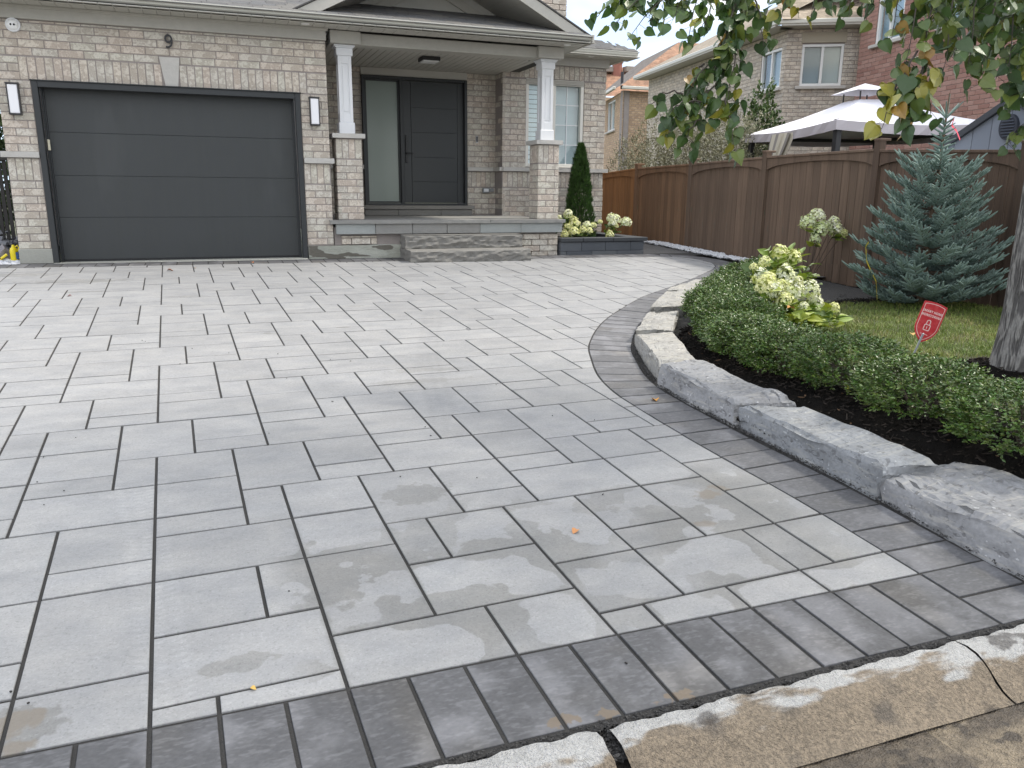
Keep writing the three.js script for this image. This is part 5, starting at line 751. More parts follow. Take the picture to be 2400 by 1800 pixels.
function cedar(x, z, y, h, rad, label, seed) {
  const t = thing('cedar_tree', label, 'tree', [x, y, z], 0, 'cedars in the block planter'), r = rng(seed), g = new G();
  part(t, 'trunk', new G().tube([V(0, -0.02, 0), V(0, h * 0.85, 0)], (k) => 0.02 * (1 - k) + 0.003, 7), twigMat);
  for (let i = 0; i < 5200; i++) { const k = Math.pow(r(), 0.8), y0 = k * h * 0.97, R = rad * Math.pow(1 - k, 0.62) * (0.62 + 0.42 * Math.sqrt(r())) * (0.8 + 0.4 * fbm3(k * 9, r() * 0.1, Math.floor(r() * 7), 2, seed)), a = r() * 6.283, p = V(Math.cos(a) * R, y0, Math.sin(a) * R), d = V(Math.cos(a) * 0.5, 1.15, Math.sin(a) * 0.5).addScaledVector(rvec(r), 0.28).normalize(), s = V().crossVectors(d, rvec(r)).normalize(), L = 0.05 + r() * 0.045, kk = 0.6 + r() * 0.8, c = [0.038 * kk, 0.085 * kk, 0.014 * kk]; for (let j = -2; j <= 2; j++) { const dd = d.clone().addScaledVector(s, j * 0.22).normalize(), w = V().crossVectors(dd, s).normalize().multiplyScalar(0.003).addScaledVector(s, 0.0042), q = p.clone().addScaledVector(d, 0.006 * Math.abs(j)); g.tri(q.clone().add(w), q.clone().sub(w), q.clone().addScaledVector(dd, L * (1 - 0.13 * Math.abs(j))), c); } }
  stuffPart(t, 'foliage', g.build(), std([1, 1, 1], { vertexColors: true, roughness: 0.65 }));
}
cedar(7.56, -1.05, 0.13, 1.54, 0.26, 'tall narrow columnar cedar standing in the block planter', 761); cedar(7.02, -1.25, 0.13, 0.95, 0.19, 'small columnar cedar half hidden behind the brick porch pillar', 763);
const pz = -0.32; hydrangea('planter_hydrangea', 'hydrangea with many cream blooms in the block planter', [7.25, 0.14, -0.42], [[7.07, 0.545, pz - 0.1, 0.062, 0], [7.14, 0.41, pz, 0.075, 1], [7.09, 0.285, pz + 0.1, 0.072, 1], [7.36, 0.38, pz, 0.062, 0], [7.27, 0.31, pz + 0.05, 0.056, 1], [7.36, 0.30, pz + 0.08, 0.05, 1], [7.46, 0.375, pz, 0.045, 1], [7.58, 0.43, pz, 0.035, 1], [7.02, 0.36, pz, 0.05, 1], [6.92, 0.50, pz - 0.1, 0.04, 0], [6.93, 0.25, pz + 0.1, 0.05, 1], [7.5, 0.25, pz, 0, 0], [7.2, 0.24, pz + 0.1, 0, 0]], { seed: 21, dark: true, size: 0.8 });
hydrangea('planter_hydrangea', 'leaning hydrangea with cream blooms at the planter corner', [7.72, 0.14, -0.40], [[7.77, 0.49, pz, 0.062, 0], [7.88, 0.46, pz - 0.03, 0.068, 0], [7.78, 0.41, pz + 0.03, 0.056, 0], [7.85, 0.37, pz, 0.044, 1], [8.04, 0.415, pz, 0.074, 0], [7.70, 0.235, pz + 0.12, 0.055, 1], [7.95, 0.28, pz, 0, 0]], { seed: 22, dark: true, size: 0.8 });
// ---- yard sign
{
  const c = document.createElement('canvas'); c.width = 512; c.height = 768; const x = c.getContext('2d'), shape = (k) => { x.beginPath(); x.moveTo(40 + k, 60 + k); x.quadraticCurveTo(256, 10 + k, 472 - k, 60 + k); x.lineTo(472 - k, 470); x.quadraticCurveTo(460 - k, 620 - k * 0.6, 256, 748 - k * 1.3); x.quadraticCurveTo(52 + k, 620 - k * 0.6, 40 + k, 470); x.closePath(); };
  x.fillStyle = '#c8343c'; x.fillRect(0, 0, 512, 768); const rr = rng(5); for (let i = 0; i < 500; i++) { x.fillStyle = 'rgba(235,150,140,' + (0.04 + rr() * 0.05) + ')'; x.beginPath(); x.arc(rr() * 512, rr() * 768, 8 + rr() * 26, 0, 7); x.fill(); }
  x.strokeStyle = '#f0d9d2'; x.lineWidth = 9; shape(34); x.stroke(); x.fillStyle = '#f2dfd8'; x.textAlign = 'center'; x.font = 'bold 58px sans-serif'; x.fillText('SMART HOME', 256, 225); x.fillText('MONITORING', 256, 292);
  x.lineWidth = 15; x.beginPath(); x.roundRect(204, 430, 104, 96, 14); x.stroke(); x.beginPath(); x.moveTo(224, 430); x.lineTo(224, 380); x.arc(256, 380, 32, Math.PI, 0); x.lineTo(288, 430); x.stroke(); x.fillRect(249, 460, 14, 40); x.lineWidth = 5; x.beginPath(); x.arc(196, 600, 11, 0, 7); x.stroke(); for (let i = 0; i < 6; i++) x.fillRect(218 + i * 18, 592 + (i % 2) * 3, 12, 14);
  const tx = new THREE.CanvasTexture(c); tx.colorSpace = THREE.SRGBColorSpace;
  const sh = new THREE.Shape(), W = 0.215, H = 0.305, q = (a, b) => [(a / 512 - 0.5) * W, (1 - b / 768) * H]; sh.moveTo(...q(40, 60)); sh.quadraticCurveTo(...q(256, 10), ...q(472, 60)); sh.lineTo(...q(472, 470)); sh.quadraticCurveTo(...q(460, 620), ...q(256, 748)); sh.quadraticCurveTo(...q(52, 620), ...q(40, 470)); sh.lineTo(...q(40, 60));
  const eg = new THREE.ExtrudeGeometry(sh, { depth: 0.003, bevelEnabled: false, curveSegments: 14 }), u = eg.attributes.uv, p = eg.attributes.position; for (let i = 0; i < u.count; i++) u.setXY(i, p.getX(i) / W + 0.5, p.getY(i) / H);
  const bX = 6.275, bZ = 7.06, t = thing('yard_sign', 'tilted red shield sign about home monitoring on a metal stake', 'sign', [bX, -0.27, bZ]);
  const lean = 0.42, tilt = new THREE.Group(); const s1 = part(t, 'sign_stake', new G().box(0, 0.06, -0.004, 0.014, 0.36, 0.006, 0.002), std([0.45, 0.47, 0.5], { metalness: 0.7, roughness: 0.4 })), s2 = part(t, 'sign_plate', eg, std([1, 1, 1], { map: tx, roughness: 0.35 }));
  s1.rotation.set(0.0, -0.45, -lean * 0.72, 'YXZ'); s2.rotation.set(0.0, -0.25, -lean * 0.72, 'YXZ'); s2.position.set(0.068, 0.155, 0.006);
}
// ---- fallen leaves
const fallen = (() => { const g = new G(), pr = [[0, 0], [0.2, 0.3], [0.45, 0.42], [0.75, 0.25], [1, 0]], P = (t, w) => V((t - 0.5), 0.10 * Math.sin(t * 5) + Math.abs(w) * 0.5, w); for (let i = 0; i + 1 < pr.length; i++) for (const s of [-1, 1]) g.quad(P(pr[i][0], 0), P(pr[i + 1][0], 0), P(pr[i + 1][0], s * pr[i + 1][1]), P(pr[i][0], s * pr[i][1])); return g.build(); })();
[[1.351, 0.966, 0.075, [0.22, 0.10, 0.06], 'curled brown leaf on the slabs before the garage door'], [1.62, 0.80, 0.03, [0.42, 0.22, 0.06], 'small orange leaf on the border by the garage'], [3.116, 8.418, 0.04, [0.50, 0.24, 0.10], 'small tan leaf curled on a pale slab'], [1.841, 9.018, 0.02, [0.55, 0.36, 0.10], 'tiny yellow leaf bit in the joint near the kerb'], [4.336, 6.962, 0.06, [0.50, 0.24, 0.05], 'orange leaf lying on the charcoal border pavers'], [0.521, 2.58, 0.04, [0.20, 0.05, 0.04], 'small dark red leaf on the slabs'], [2.30, 0.36, 0.05, [0.35, 0.15, 0.08], 'brown leaf on the border pavers by the garage jamb']].forEach(([x, z, s, c, lab], i) => { const m = solo('fallen_leaf', fallen, std(c, { side: THREE.DoubleSide }), lab, 'leaf', 'fallen leaves'); m.position.set(x, gy(x, z) + 0.004, z); m.rotation.y = i * 1.9; m.scale.setScalar(s); });
[[5.30, 7.55, 0.055, [0.60, 0.50, 0.06], 'yellow leaf on the black mulch behind the edging stones'], [6.95, 6.55, 0.065, [0.66, 0.56, 0.06], 'bright yellow leaf lying on the lawn behind the sign'], [7.05, 6.35, 0.06, [0.50, 0.33, 0.12], 'curled tan leaf lying on the lawn']].forEach(([x, z, s, c, lab], i) => { const m = solo('fallen_leaf', fallen, std(c, { side: THREE.DoubleSide }), lab, 'leaf', 'fallen leaves'); m.position.set(x, mulchTop(x, z) + (i ? 0.05 : 0.015), z); m.rotation.set(0.2, i * 2.1, 0.25); m.scale.setScalar(s); });
[[5.40, 6.95, 0.03, 'curled orange leaf caught in the boxwood hedge']].forEach(([x, z, s, lab]) => { const m = solo('fallen_leaf', fallen, std([0.45, 0.22, 0.06], { side: THREE.DoubleSide }), lab, 'leaf', 'fallen leaves'); m.position.set(x - 0.16, mulchTop(x, z) + 0.44, z + 0.1); m.scale.setScalar(0.06); });
{ const r = rng(771), g = new G(); for (let i = 0; i < 34; i++) { const x = lerp(1.0, 4.1, r()), z = lerp(4.5, 9.3, r()), a = r() * 6.28, L = 0.004 + r() * r() * 0.018, m = new THREE.Matrix4().makeTranslation(x, gy(x, z) + 0.004, z).multiply(new THREE.Matrix4().makeRotationY(a)); g.box(0, 0, 0, L, 0.003, 0.003 + r() * 0.002, 0, m); } const m = solo('bark_litter', g.build(), std([0.02, 0.018, 0.016]), 'specks of bark scattered over the slabs', 'litter'); m.userData.kind = 'stuff'; }
// ---- side passage: dark slat fence, rubble, boulder, spray jug
{
  const f = thing('passage_fence', 'dark vertical slat gate across the side passage', 'gate', [0, 0, -1.25]); for (let i = 0; i < 16; i++) part(f, 'slat', bx(-0.40 - i * 0.058, 0.70, 0, 0.045, 1.15, 0.02, 0.003), std([0.030, 0.028, 0.026], { roughness: 0.7 })); part(f, 'gate_rail', bx(-0.83, 1.26, 0.01, 0.95, 0.06, 0.05, 0.004), std([0.05, 0.047, 0.042])); part(f, 'gate_rail', bx(-0.83, 0.2, -0.025, 0.95, 0.06, 0.03, 0.004), std([0.03, 0.03, 0.028]));
  struct('side_passage', sheet(-2.6, -0.36, -6, 0.02, 20, 30, (x, z) => gy(x, Math.max(z, -1.3)) - 0.02 + (fbm(x * 9, z * 9, 3, 781) - 0.5) * 0.03), rough([0.11, 0.11, 0.115], 0.01, 3));
  const rub = new G(), r = rng(783); for (let i = 0; i < 240; i++) { const x = lerp(-1.3, -0.38, r()), z = lerp(-1.2, -0.62, r()), s = 0.02 + r() * 0.04; rub.box(0, 0, 0, s * 1.6, s * 0.5, s, 0.004, new THREE.Matrix4().makeTranslation(x, 0.05 + r() * 0.30 * sstep(-0.6, -1.15, z), z).multiply(new THREE.Matrix4().makeRotationFromEuler(new THREE.Euler(r(), r() * 6, r())))); } const m = solo('grey_rubble', rub.build(), rough([0.20, 0.205, 0.22], 0.004, 4), 'heap of broken grey slate at the side passage', 'rubble'); m.userData.kind = 'stuff';
  const bo = solo('boulder', roughStone(0, 0, 0, 0.13, 0.13, 0.12, 5.5, 0.03, 0.015), rough([0.30, 0.28, 0.29], 0.005, 4), 'pale grey boulder beside the yellow spray jug', 'stone'); bo.position.set(-0.585, 0.10, -0.36); bo.rotation.set(0.5, 0.4, 0.6);
  const t = thing('spray_jug', 'yellow plastic weed sprayer jug with a blue label', 'jug', [-0.455, 0.005, -0.25]), ym = std([0.75, 0.60, 0.01], { roughness: 0.35 });
  const lp = [[0, 0], [0.048, 0], [0.055, 0.012], [0.055, 0.13], [0.045, 0.155], [0.022, 0.175], [0.018, 0.20], [0, 0.20]].map((q) => new THREE.Vector2(...q)); const jb = new THREE.LatheGeometry(lp, 20); jb.scale(0.8, 1, 1); part(t, 'jug_body', jb, ym);
  part(t, 'jug_handle', new G().tube([V(0.01, 0.165, 0.0), V(0.045, 0.19, 0), V(0.06, 0.16, 0), V(0.045, 0.12, 0)], 0.009, 7), ym); part(t, 'spray_nozzle', new G().tube([V(0, 0.19, 0), V(0, 0.24, 0), V(0.03, 0.285, 0)], 0.010, 7), std([0.03, 0.03, 0.05])); part(t, 'jug_label', bx(0.030, 0.07, 0.035, 0.05, 0.085, 0.02, 0.004), std([0.012, 0.06, 0.20], { roughness: 0.4 }));
  const w = thing('spray_wand', 'yellow sprayer hand wand lying on the white pebbles', 'wand', [-0.60, 0.015, -0.22]); part(w, 'wand_grip', new G().tube([V(-0.09, 0, 0.05), V(0, 0.02, 0), V(0.07, 0.075, -0.02)], 0.016, 8), ym); part(w, 'wand_trigger', bx(-0.02, 0.03, 0.01, 0.05, 0.012, 0.02, 0.003), std([0.02, 0.02, 0.02]));
}
// ================================================================ BEYOND THE FENCE
const AZ = 0.35965, fh = V(Math.sin(AZ), 0, -Math.cos(AZ));
const hit = (px, py, d) => { const r = at(px, py, 1).sub(camera.position); return camera.position.clone().addScaledVector(r, d / r.dot(fh)); };   // the point on a bearing at a given ground distance ahead
const flat = (px, d, row = 250) => { const p = hit(px, row, d); return [p.x, p.z]; };
const glassDark = std([0.16, 0.20, 0.24], { roughness: 0.06 }), shadeMat = std([0.42, 0.39, 0.33], { roughness: 0.8 });
function facade(owner, a, b, y0, y1, holes, mats, mortar, keep, soldierTop) {  // a, b: [x, z] ends as seen from outside, from one hand to the other
  const L = Math.hypot(b[0] - a[0], b[1] - a[1]), t = Math.atan2(-(b[1] - a[1]), b[0] - a[0]), list = courses(0, L, y0, y1, 0, holes), bs = [];
  const core = part(owner, 'wall', (() => { const g = new G(), M = new THREE.Matrix4().makeTranslation(a[0], 0, a[1]).multiply(new THREE.Matrix4().makeRotationY(t)); let xs = [0, ...holes.flatMap((h) => [h[0], h[1]]), L].sort((p, q) => p - q); for (let i = 0; i + 1 < xs.length; i++) { const x0 = xs[i], x1 = xs[i + 1]; if (x1 - x0 < 0.01) continue; const h = holes.find((q) => q[0] <= x0 + 0.001 && q[1] >= x1 - 0.001); if (h) { g.box((x0 + x1) / 2, (y0 + h[2]) / 2, -0.13, x1 - x0, h[2] - y0, 0.24, 0, M); g.box((x0 + x1) / 2, (h[3] + y1) / 2, -0.13, x1 - x0, y1 - h[3], 0.24, 0, M); } else g.box((x0 + x1) / 2, (y0 + y1) / 2, -0.13, x1 - x0, y1 - y0, 0.24, 0, M); } return g; })(), mortar);
  for (const [x, y, w, h] of list) { const m = new THREE.Mesh(brickGeo[Math.floor(rb() * 10)], mats[Math.floor(rb() * mats.length)]); m.name = 'brick'; m.castShadow = m.receiveShadow = true; const p = V(x + w / 2, y + h / 2, -0.025).applyAxisAngle(V(0, 1, 0), t).add(V(a[0], 0, a[1])); m.position.copy(p); m.rotation.y = t; m.scale.set(w / 0.257, h / 0.079, 1); bs.push({ m, s: inView(p, 0) ? w / p.distanceTo(camera.position) + (p.y > 1.6 ? 1 : 0) : -1 }); }
  bs.sort((p, q) => q.s - p.s); const rest = new Map(); bs.forEach((o, i) => { if (i < keep) core.add(o.m); else { o.m.updateMatrix(); const g = o.m.geometry.clone().applyMatrix4(o.m.matrix); if (!rest.has(o.m.material)) rest.set(o.m.material, []); rest.get(o.m.material).push(g); } });
  for (const [m, l] of rest) stuffPart(owner, 'brick_courses', mergeGeometries(l), m);
  return { t, o: V(a[0], 0, a[1]), M: new THREE.Matrix4().makeTranslation(a[0], 0, a[1]).multiply(new THREE.Matrix4().makeRotationY(t)), L };
}
function windowIn(owner, f, [x0, x1, y0, y1], shade) {
  const g = new G(), m = f.M; g.box((x0 + x1) / 2, y1 - 0.03, -0.06, x1 - x0, 0.06, 0.08, 0.004, m); g.box((x0 + x1) / 2, y0 + 0.03, -0.06, x1 - x0, 0.06, 0.08, 0.004, m); for (const x of [x0 + 0.03, x1 - 0.03, (x0 + x1) / 2]) g.box(x, (y0 + y1) / 2, -0.062, 0.06, y1 - y0 - 0.12, 0.08, 0.004, m);
  const w = part(owner, 'window', g, std([0.72, 0.72, 0.70], { roughness: 0.4 })); const xm = (x0 + x1) / 2;
  for (const [a, b] of [[x0 + 0.06, xm - 0.03], [xm + 0.03, x1 - 0.06]]) { part(w, 'pane', new G().box((a + b) / 2, (y0 + y1) / 2, -0.075, b - a, y1 - y0 - 0.12, 0.004, 0, m), glass); part(w, 'blind', new G().box((a + b) / 2, (y0 + y1) / 2, -0.16, b - a + 0.05, y1 - y0 - 0.05, 0.01, 0, m), shade[a < xm - 0.05 ? 0 : 1]); }
  part(owner, 'window_sill', new G().box(xm, y0 - 0.04, 0.02, x1 - x0 + 0.2, 0.07, 0.14, 0.008, m), mLime); return w;
}
const roofTex = tex(256, 256, (x, y) => { const row = Math.floor(y * 16), tab = Math.floor(x * 12 + (row % 3) * 0.37 + h3(row, 1, 1)), k = 0.75 + 0.5 * h3(tab, row, 8), f = fbm(x * 70, y * 70, 2, 811, 70), e = sstep(0.10, 0.0, y * 16 - row) * 0.35; const L = k * (0.7 + 0.6 * f) * (1 - e); return [L * 0.62, L * 0.60, L * 0.58]; });
function roofPlane(owner, pts, color, name = 'roof') {            // pts: eave a, eave b, ridge b, ridge a (or three points); tiled in metres up the slope
  const n = V().subVectors(pts[1], pts[0]).normalize(), up = V().subVectors(pts[pts.length - 1], pts[0]); up.addScaledVector(n, -up.dot(n)).normalize(); const g = new G(), uv = (p) => { const d = V().subVectors(p, pts[0]); return [d.dot(n) / 2.4, d.dot(up) / 2.3]; };
  for (let i = 1; i + 1 < pts.length; i++) g.tri(pts[0], pts[i], pts[i + 1], null, [...uv(pts[0]), ...uv(pts[i]), ...uv(pts[i + 1])]); return part(owner, name, g, std(color, { map: roofTex, roughness: 0.95, side: THREE.DoubleSide }));
}
// ---- beige brick neighbour with a bay
const beigeMats = [[0.95, 0.93, 0.90], [1.02, 0.98, 0.93], [0.86, 0.85, 0.84], [1.06, 1.03, 1.0]].map((c) => std(c, { map: rep(brickTex, 1.25), bumpMap: rep(brickBump, 1.25), bumpScale: 0.004, roughness: 0.92 }));
{
  const h = thing('brick_house', 'beige brick neighbour house with a bay window behind the gazebo', 'house');
  const dA = 20.2, A = flat(1832, dA), eA = hit(1832, 69, dA).y; let dF = 27; for (let d = 22; d < 40; d += 0.05) if (hit(1518, 187, d).y > eA) { dF = d; break; }
  const F = flat(1518, dF), B = flat(2004, dA - 0.25), Lw = Math.hypot(F[0] - A[0], F[1] - A[1]), yB = -0.2, eY = eA;
  const dir = [(A[0] - F[0]) / Lw, (A[1] - F[1]) / Lw], xOn = (px) => { let best = 0, bd = 9; for (let s = 0; s < Lw; s += 0.02) { const p = V(F[0] + dir[0] * s, 1, F[1] + dir[1] * s).project(camera), e = Math.abs((p.x + 1) * 1200 - px); if (e < bd * 50) { if (e < bd) { bd = e; best = s; } } } return best; };
  const sAt = (px) => { let b = [1e9, 0]; for (let s = 0; s <= Lw; s += 0.02) { const p = V(F[0] + dir[0] * s, 3, F[1] + dir[1] * s).project(camera), e = Math.abs((p.x + 1) * 1200 - px); if (e < b[0]) b = [e, s]; } return b[1]; };
  const w0 = sAt(1775), w1 = sAt(1823), wd = dA + (Lw - (w0 + w1) / 2) * 0.97, wy1 = hit(1800, 118, wd).y, wy0 = hit(1800, 211, wd).y, hole = [w0, w1, wy0, wy1];
  const f1 = facade(h, F, A, yB, eY, [hole], beigeMats, mortarMat, 90); windowIn(h, f1, hole, [glassDark, std([0.35, 0.42, 0.48])]);
  const L2 = Math.hypot(B[0] - A[0], B[1] - A[1]), hx = (px) => L2 * (px - 1832) / (2004 - 1832), hole2 = [hx(1869), hx(1966), hit(1915, 203, dA).y, hit(1915, 105, dA).y], f2 = facade(h, A, B, yB, eY, [hole2], beigeMats, mortarMat, 150); windowIn(h, f2, hole2, [std([0.19, 0.20, 0.19]), shadeMat]);
  part(h, 'window_panel', new G().box((hole2[0] + hole2[1]) / 2, (hole2[3] + eY - 0.05) / 2, 0.01, hole2[1] - hole2[0] + 0.06, eY - hole2[3] - 0.1, 0.05, 0.004, f2.M), std([0.40, 0.36, 0.28], { bumpMap: rep(grain, 3), bumpScale: 0.004 }));
  for (const f of [f1, f2]) { part(h, 'gutter', new G().box(f.L / 2, eY + 0.09, 0.42, f.L + 0.6, 0.11, 0.11, 0.02, f.M), mGutter); part(h, 'soffit', new G().box(f.L / 2, eY + 0.02, 0.2, f.L + 0.4, 0.03, 0.5, 0, f.M), mSoffit); }
  const out = (p, k, y) => V(p[0], y, p[1]).addScaledVector(V(0, 0, 1).applyAxisAngle(V(0, 1, 0), f1.t), k), e1 = eY + 0.13; const inn = V(0, 0, -1).applyAxisAngle(V(0, 1, 0), f1.t);
  const Fe = out(F, 0.45, e1), Ae = out(A, 0.45, e1), Fr = Fe.clone().addScaledVector(inn, 4).setY(e1 + 2.0), Ar = Ae.clone().addScaledVector(inn, 4).setY(e1 + 2.0), out2 = V(0, 0, 1).applyAxisAngle(V(0, 1, 0), f2.t);
  roofPlane(h, [Fe, Ae, Ar, Fr], [0.42, 0.36, 0.28]); const Be = V(B[0], e1, B[1]).addScaledVector(out2, 0.45).add(V(1.2, 0, 0.3)), A2 = V(A[0], e1, A[1]).addScaledVector(out2, 0.45).addScaledVector(inn, -0.25); roofPlane(h, [A2, Be, Be.clone().addScaledVector(out2, -4).setY(e1 + 2.1), A2.clone().addScaledVector(out2, -4).setY(e1 + 2.1)], [0.44, 0.38, 0.30]);
}
// ---- red brick neighbour
{
  const h = thing('brick_house', 'red brick neighbour house rising behind the grey shed', 'house'), a = flat(2000, 19.6), b = flat(2400, 14.6), e = [b[0] + (b[0] - a[0]) * 0.5, b[1] + (b[1] - a[1]) * 0.5], L = Math.hypot(e[0] - a[0], e[1] - a[1]);
  const mats = [[0.42, 0.235, 0.19], [0.45, 0.26, 0.21], [0.38, 0.205, 0.165], [0.48, 0.29, 0.24]].map((c) => std(c, { map: rep(tone, 2.5), bumpMap: rep(grain, 5), bumpScale: 0.004, roughness: 0.9 }));
  const dir = [(e[0] - a[0]) / L, (e[1] - a[1]) / L], sAt = (px) => { let q = [1e9, 0]; for (let s = 0; s <= L; s += 0.02) { const p = V(a[0] + dir[0] * s, 4, a[1] + dir[1] * s).project(camera), k = Math.abs((p.x + 1) * 1200 - px); if (k < q[0]) q = [k, s]; } return q[1]; };
  const w0 = sAt(2047), w1 = sAt(2110), dm = 18.75, y0 = hit(2078, 100, dm).y, hole = [w0, w1, y0, y0 + 1.45], v0 = sAt(2205), v1 = sAt(2290);
  const f = facade(h, a, e, -0.2, 6.6, [hole, [v0, v1, y0, y0 + 1.45]], mats, std([0.33, 0.25, 0.22]), 240); windowIn(h, f, hole, [std([0.30, 0.40, 0.50], { roughness: 0.3 }), std([0.34, 0.44, 0.54], { roughness: 0.3 })]); windowIn(h, f, [v0, v1, y0, y0 + 1.45], [std([0.30, 0.40, 0.50]), std([0.34, 0.44, 0.54])]);
  const s = facade(h, [a[0] + 6, a[1] - 1.0], a, -0.2, 6.6, [], mats, std([0.33, 0.25, 0.22]), 0);
  const inn = V(0, 0, -1).applyAxisAngle(V(0, 1, 0), f.t), p0 = V(a[0], 6.65, a[1]).addScaledVector(inn, -0.4), p1 = V(e[0], 6.65, e[1]).addScaledVector(inn, -0.4); roofPlane(h, [p0, p1, p1.clone().addScaledVector(inn, 4).setY(8.6), p0.clone().addScaledVector(inn, 4).setY(8.6)], [0.3, 0.26, 0.22]);
}
// ---- brown-roofed neighbour farther back
{
  const h = thing('brick_house', 'tan brick house with a brown shingle hip roof farther back', 'house'), d = 33, C = flat(1460, d), eY = hit(1458, 212, d).y, Lf = flat(1412, d + 4.5), R = flat(1715, d + 1.5);
  const mats = [[0.92, 0.72, 0.55], [0.98, 0.78, 0.60], [0.84, 0.66, 0.52]].map((c) => std(c, { map: rep(brickTex, 1.25), roughness: 0.92 }));
  const Ls = Math.hypot(C[0] - Lf[0], C[1] - Lf[1]), win = [Ls * 0.30, Ls * 0.66, hit(1438, 306, d + 2).y, hit(1438, 235, d + 2).y]; const f1 = facade(h, Lf, C, -0.2, eY, [win], mats, mortarMat, 0); windowIn(h, f1, win, [glassDark, std([0.4, 0.5, 0.55])]); const f2 = facade(h, C, R, -0.2, eY, [], mats, mortarMat, 0);
  const e = eY + 0.12, Cp = V(C[0] - 0.35, e, C[1] + 0.45), Lp = V(Lf[0] - 0.45, e, Lf[1]), Rp = V(R[0], e, R[1] + 0.45), r0 = hit(1590, 99, d + 4.2), r1 = hit(1760, 92, d + 5); r1.y = r0.y;
  roofPlane(h, [Cp, Rp, r1, r0], [0.42, 0.25, 0.165]); roofPlane(h, [Lp, Cp, r0, r0.clone().add(V(1, 0, -5))], [0.20, 0.175, 0.16]);  // side slope gets a darker colour: its shade is painted into the roof
  for (const f of [f1, f2]) part(h, 'gutter', new G().box(f.L / 2, eY + 0.06, 0.42, f.L + 0.5, 0.12, 0.12, 0.02, f.M), mGutter);
  const k = thing('brick_house', 'distant house showing only a brown shingle roof with a stub chimney', 'house'), q0 = hit(1395, 225, 44), q1 = hit(1530, 225, 44), t0 = hit(1395, 158, 48), t1 = hit(1530, 158, 48); roofPlane(k, [q0, q1, t1, t0], [0.44, 0.25, 0.16]); part(k, 'wall', bx((q0.x + q1.x) / 2, q0.y / 2 - 0.1, (q0.z + q1.z) / 2 - 2, 9, q0.y, 4), mats[0]);
  const ch = hit(1447, 150, 47); part(k, 'chimney', new G().tube([ch.clone().add(V(0, -0.8, 0)), ch.clone().add(V(0, 0.05, 0))], 0.28, 10), std([0.28, 0.12, 0.09])); part(k, 'chimney_cap', new G().tube([ch.clone().add(V(0, 0.05, 0)), ch.clone().add(V(0, 0.45, 0))], 0.34, 12), std([0.30, 0.27, 0.24])); for (const px of [1424, 1475]) part(k, 'roof_vent', (() => { const p = hit(px, 163, 47); return bx(p.x, p.y, p.z, 0.6, 0.3, 0.5, 0.03); })(), std([0.28, 0.25, 0.22]));
  const vp = hit(1458, 190, 34); part(h, 'vent_pipe', new G().tube([vp.clone().add(V(0, -0.3, 0)), vp.clone().add(V(0, 0.35, 0))], 0.06, 8), std([0.05, 0.05, 0.055]));
}
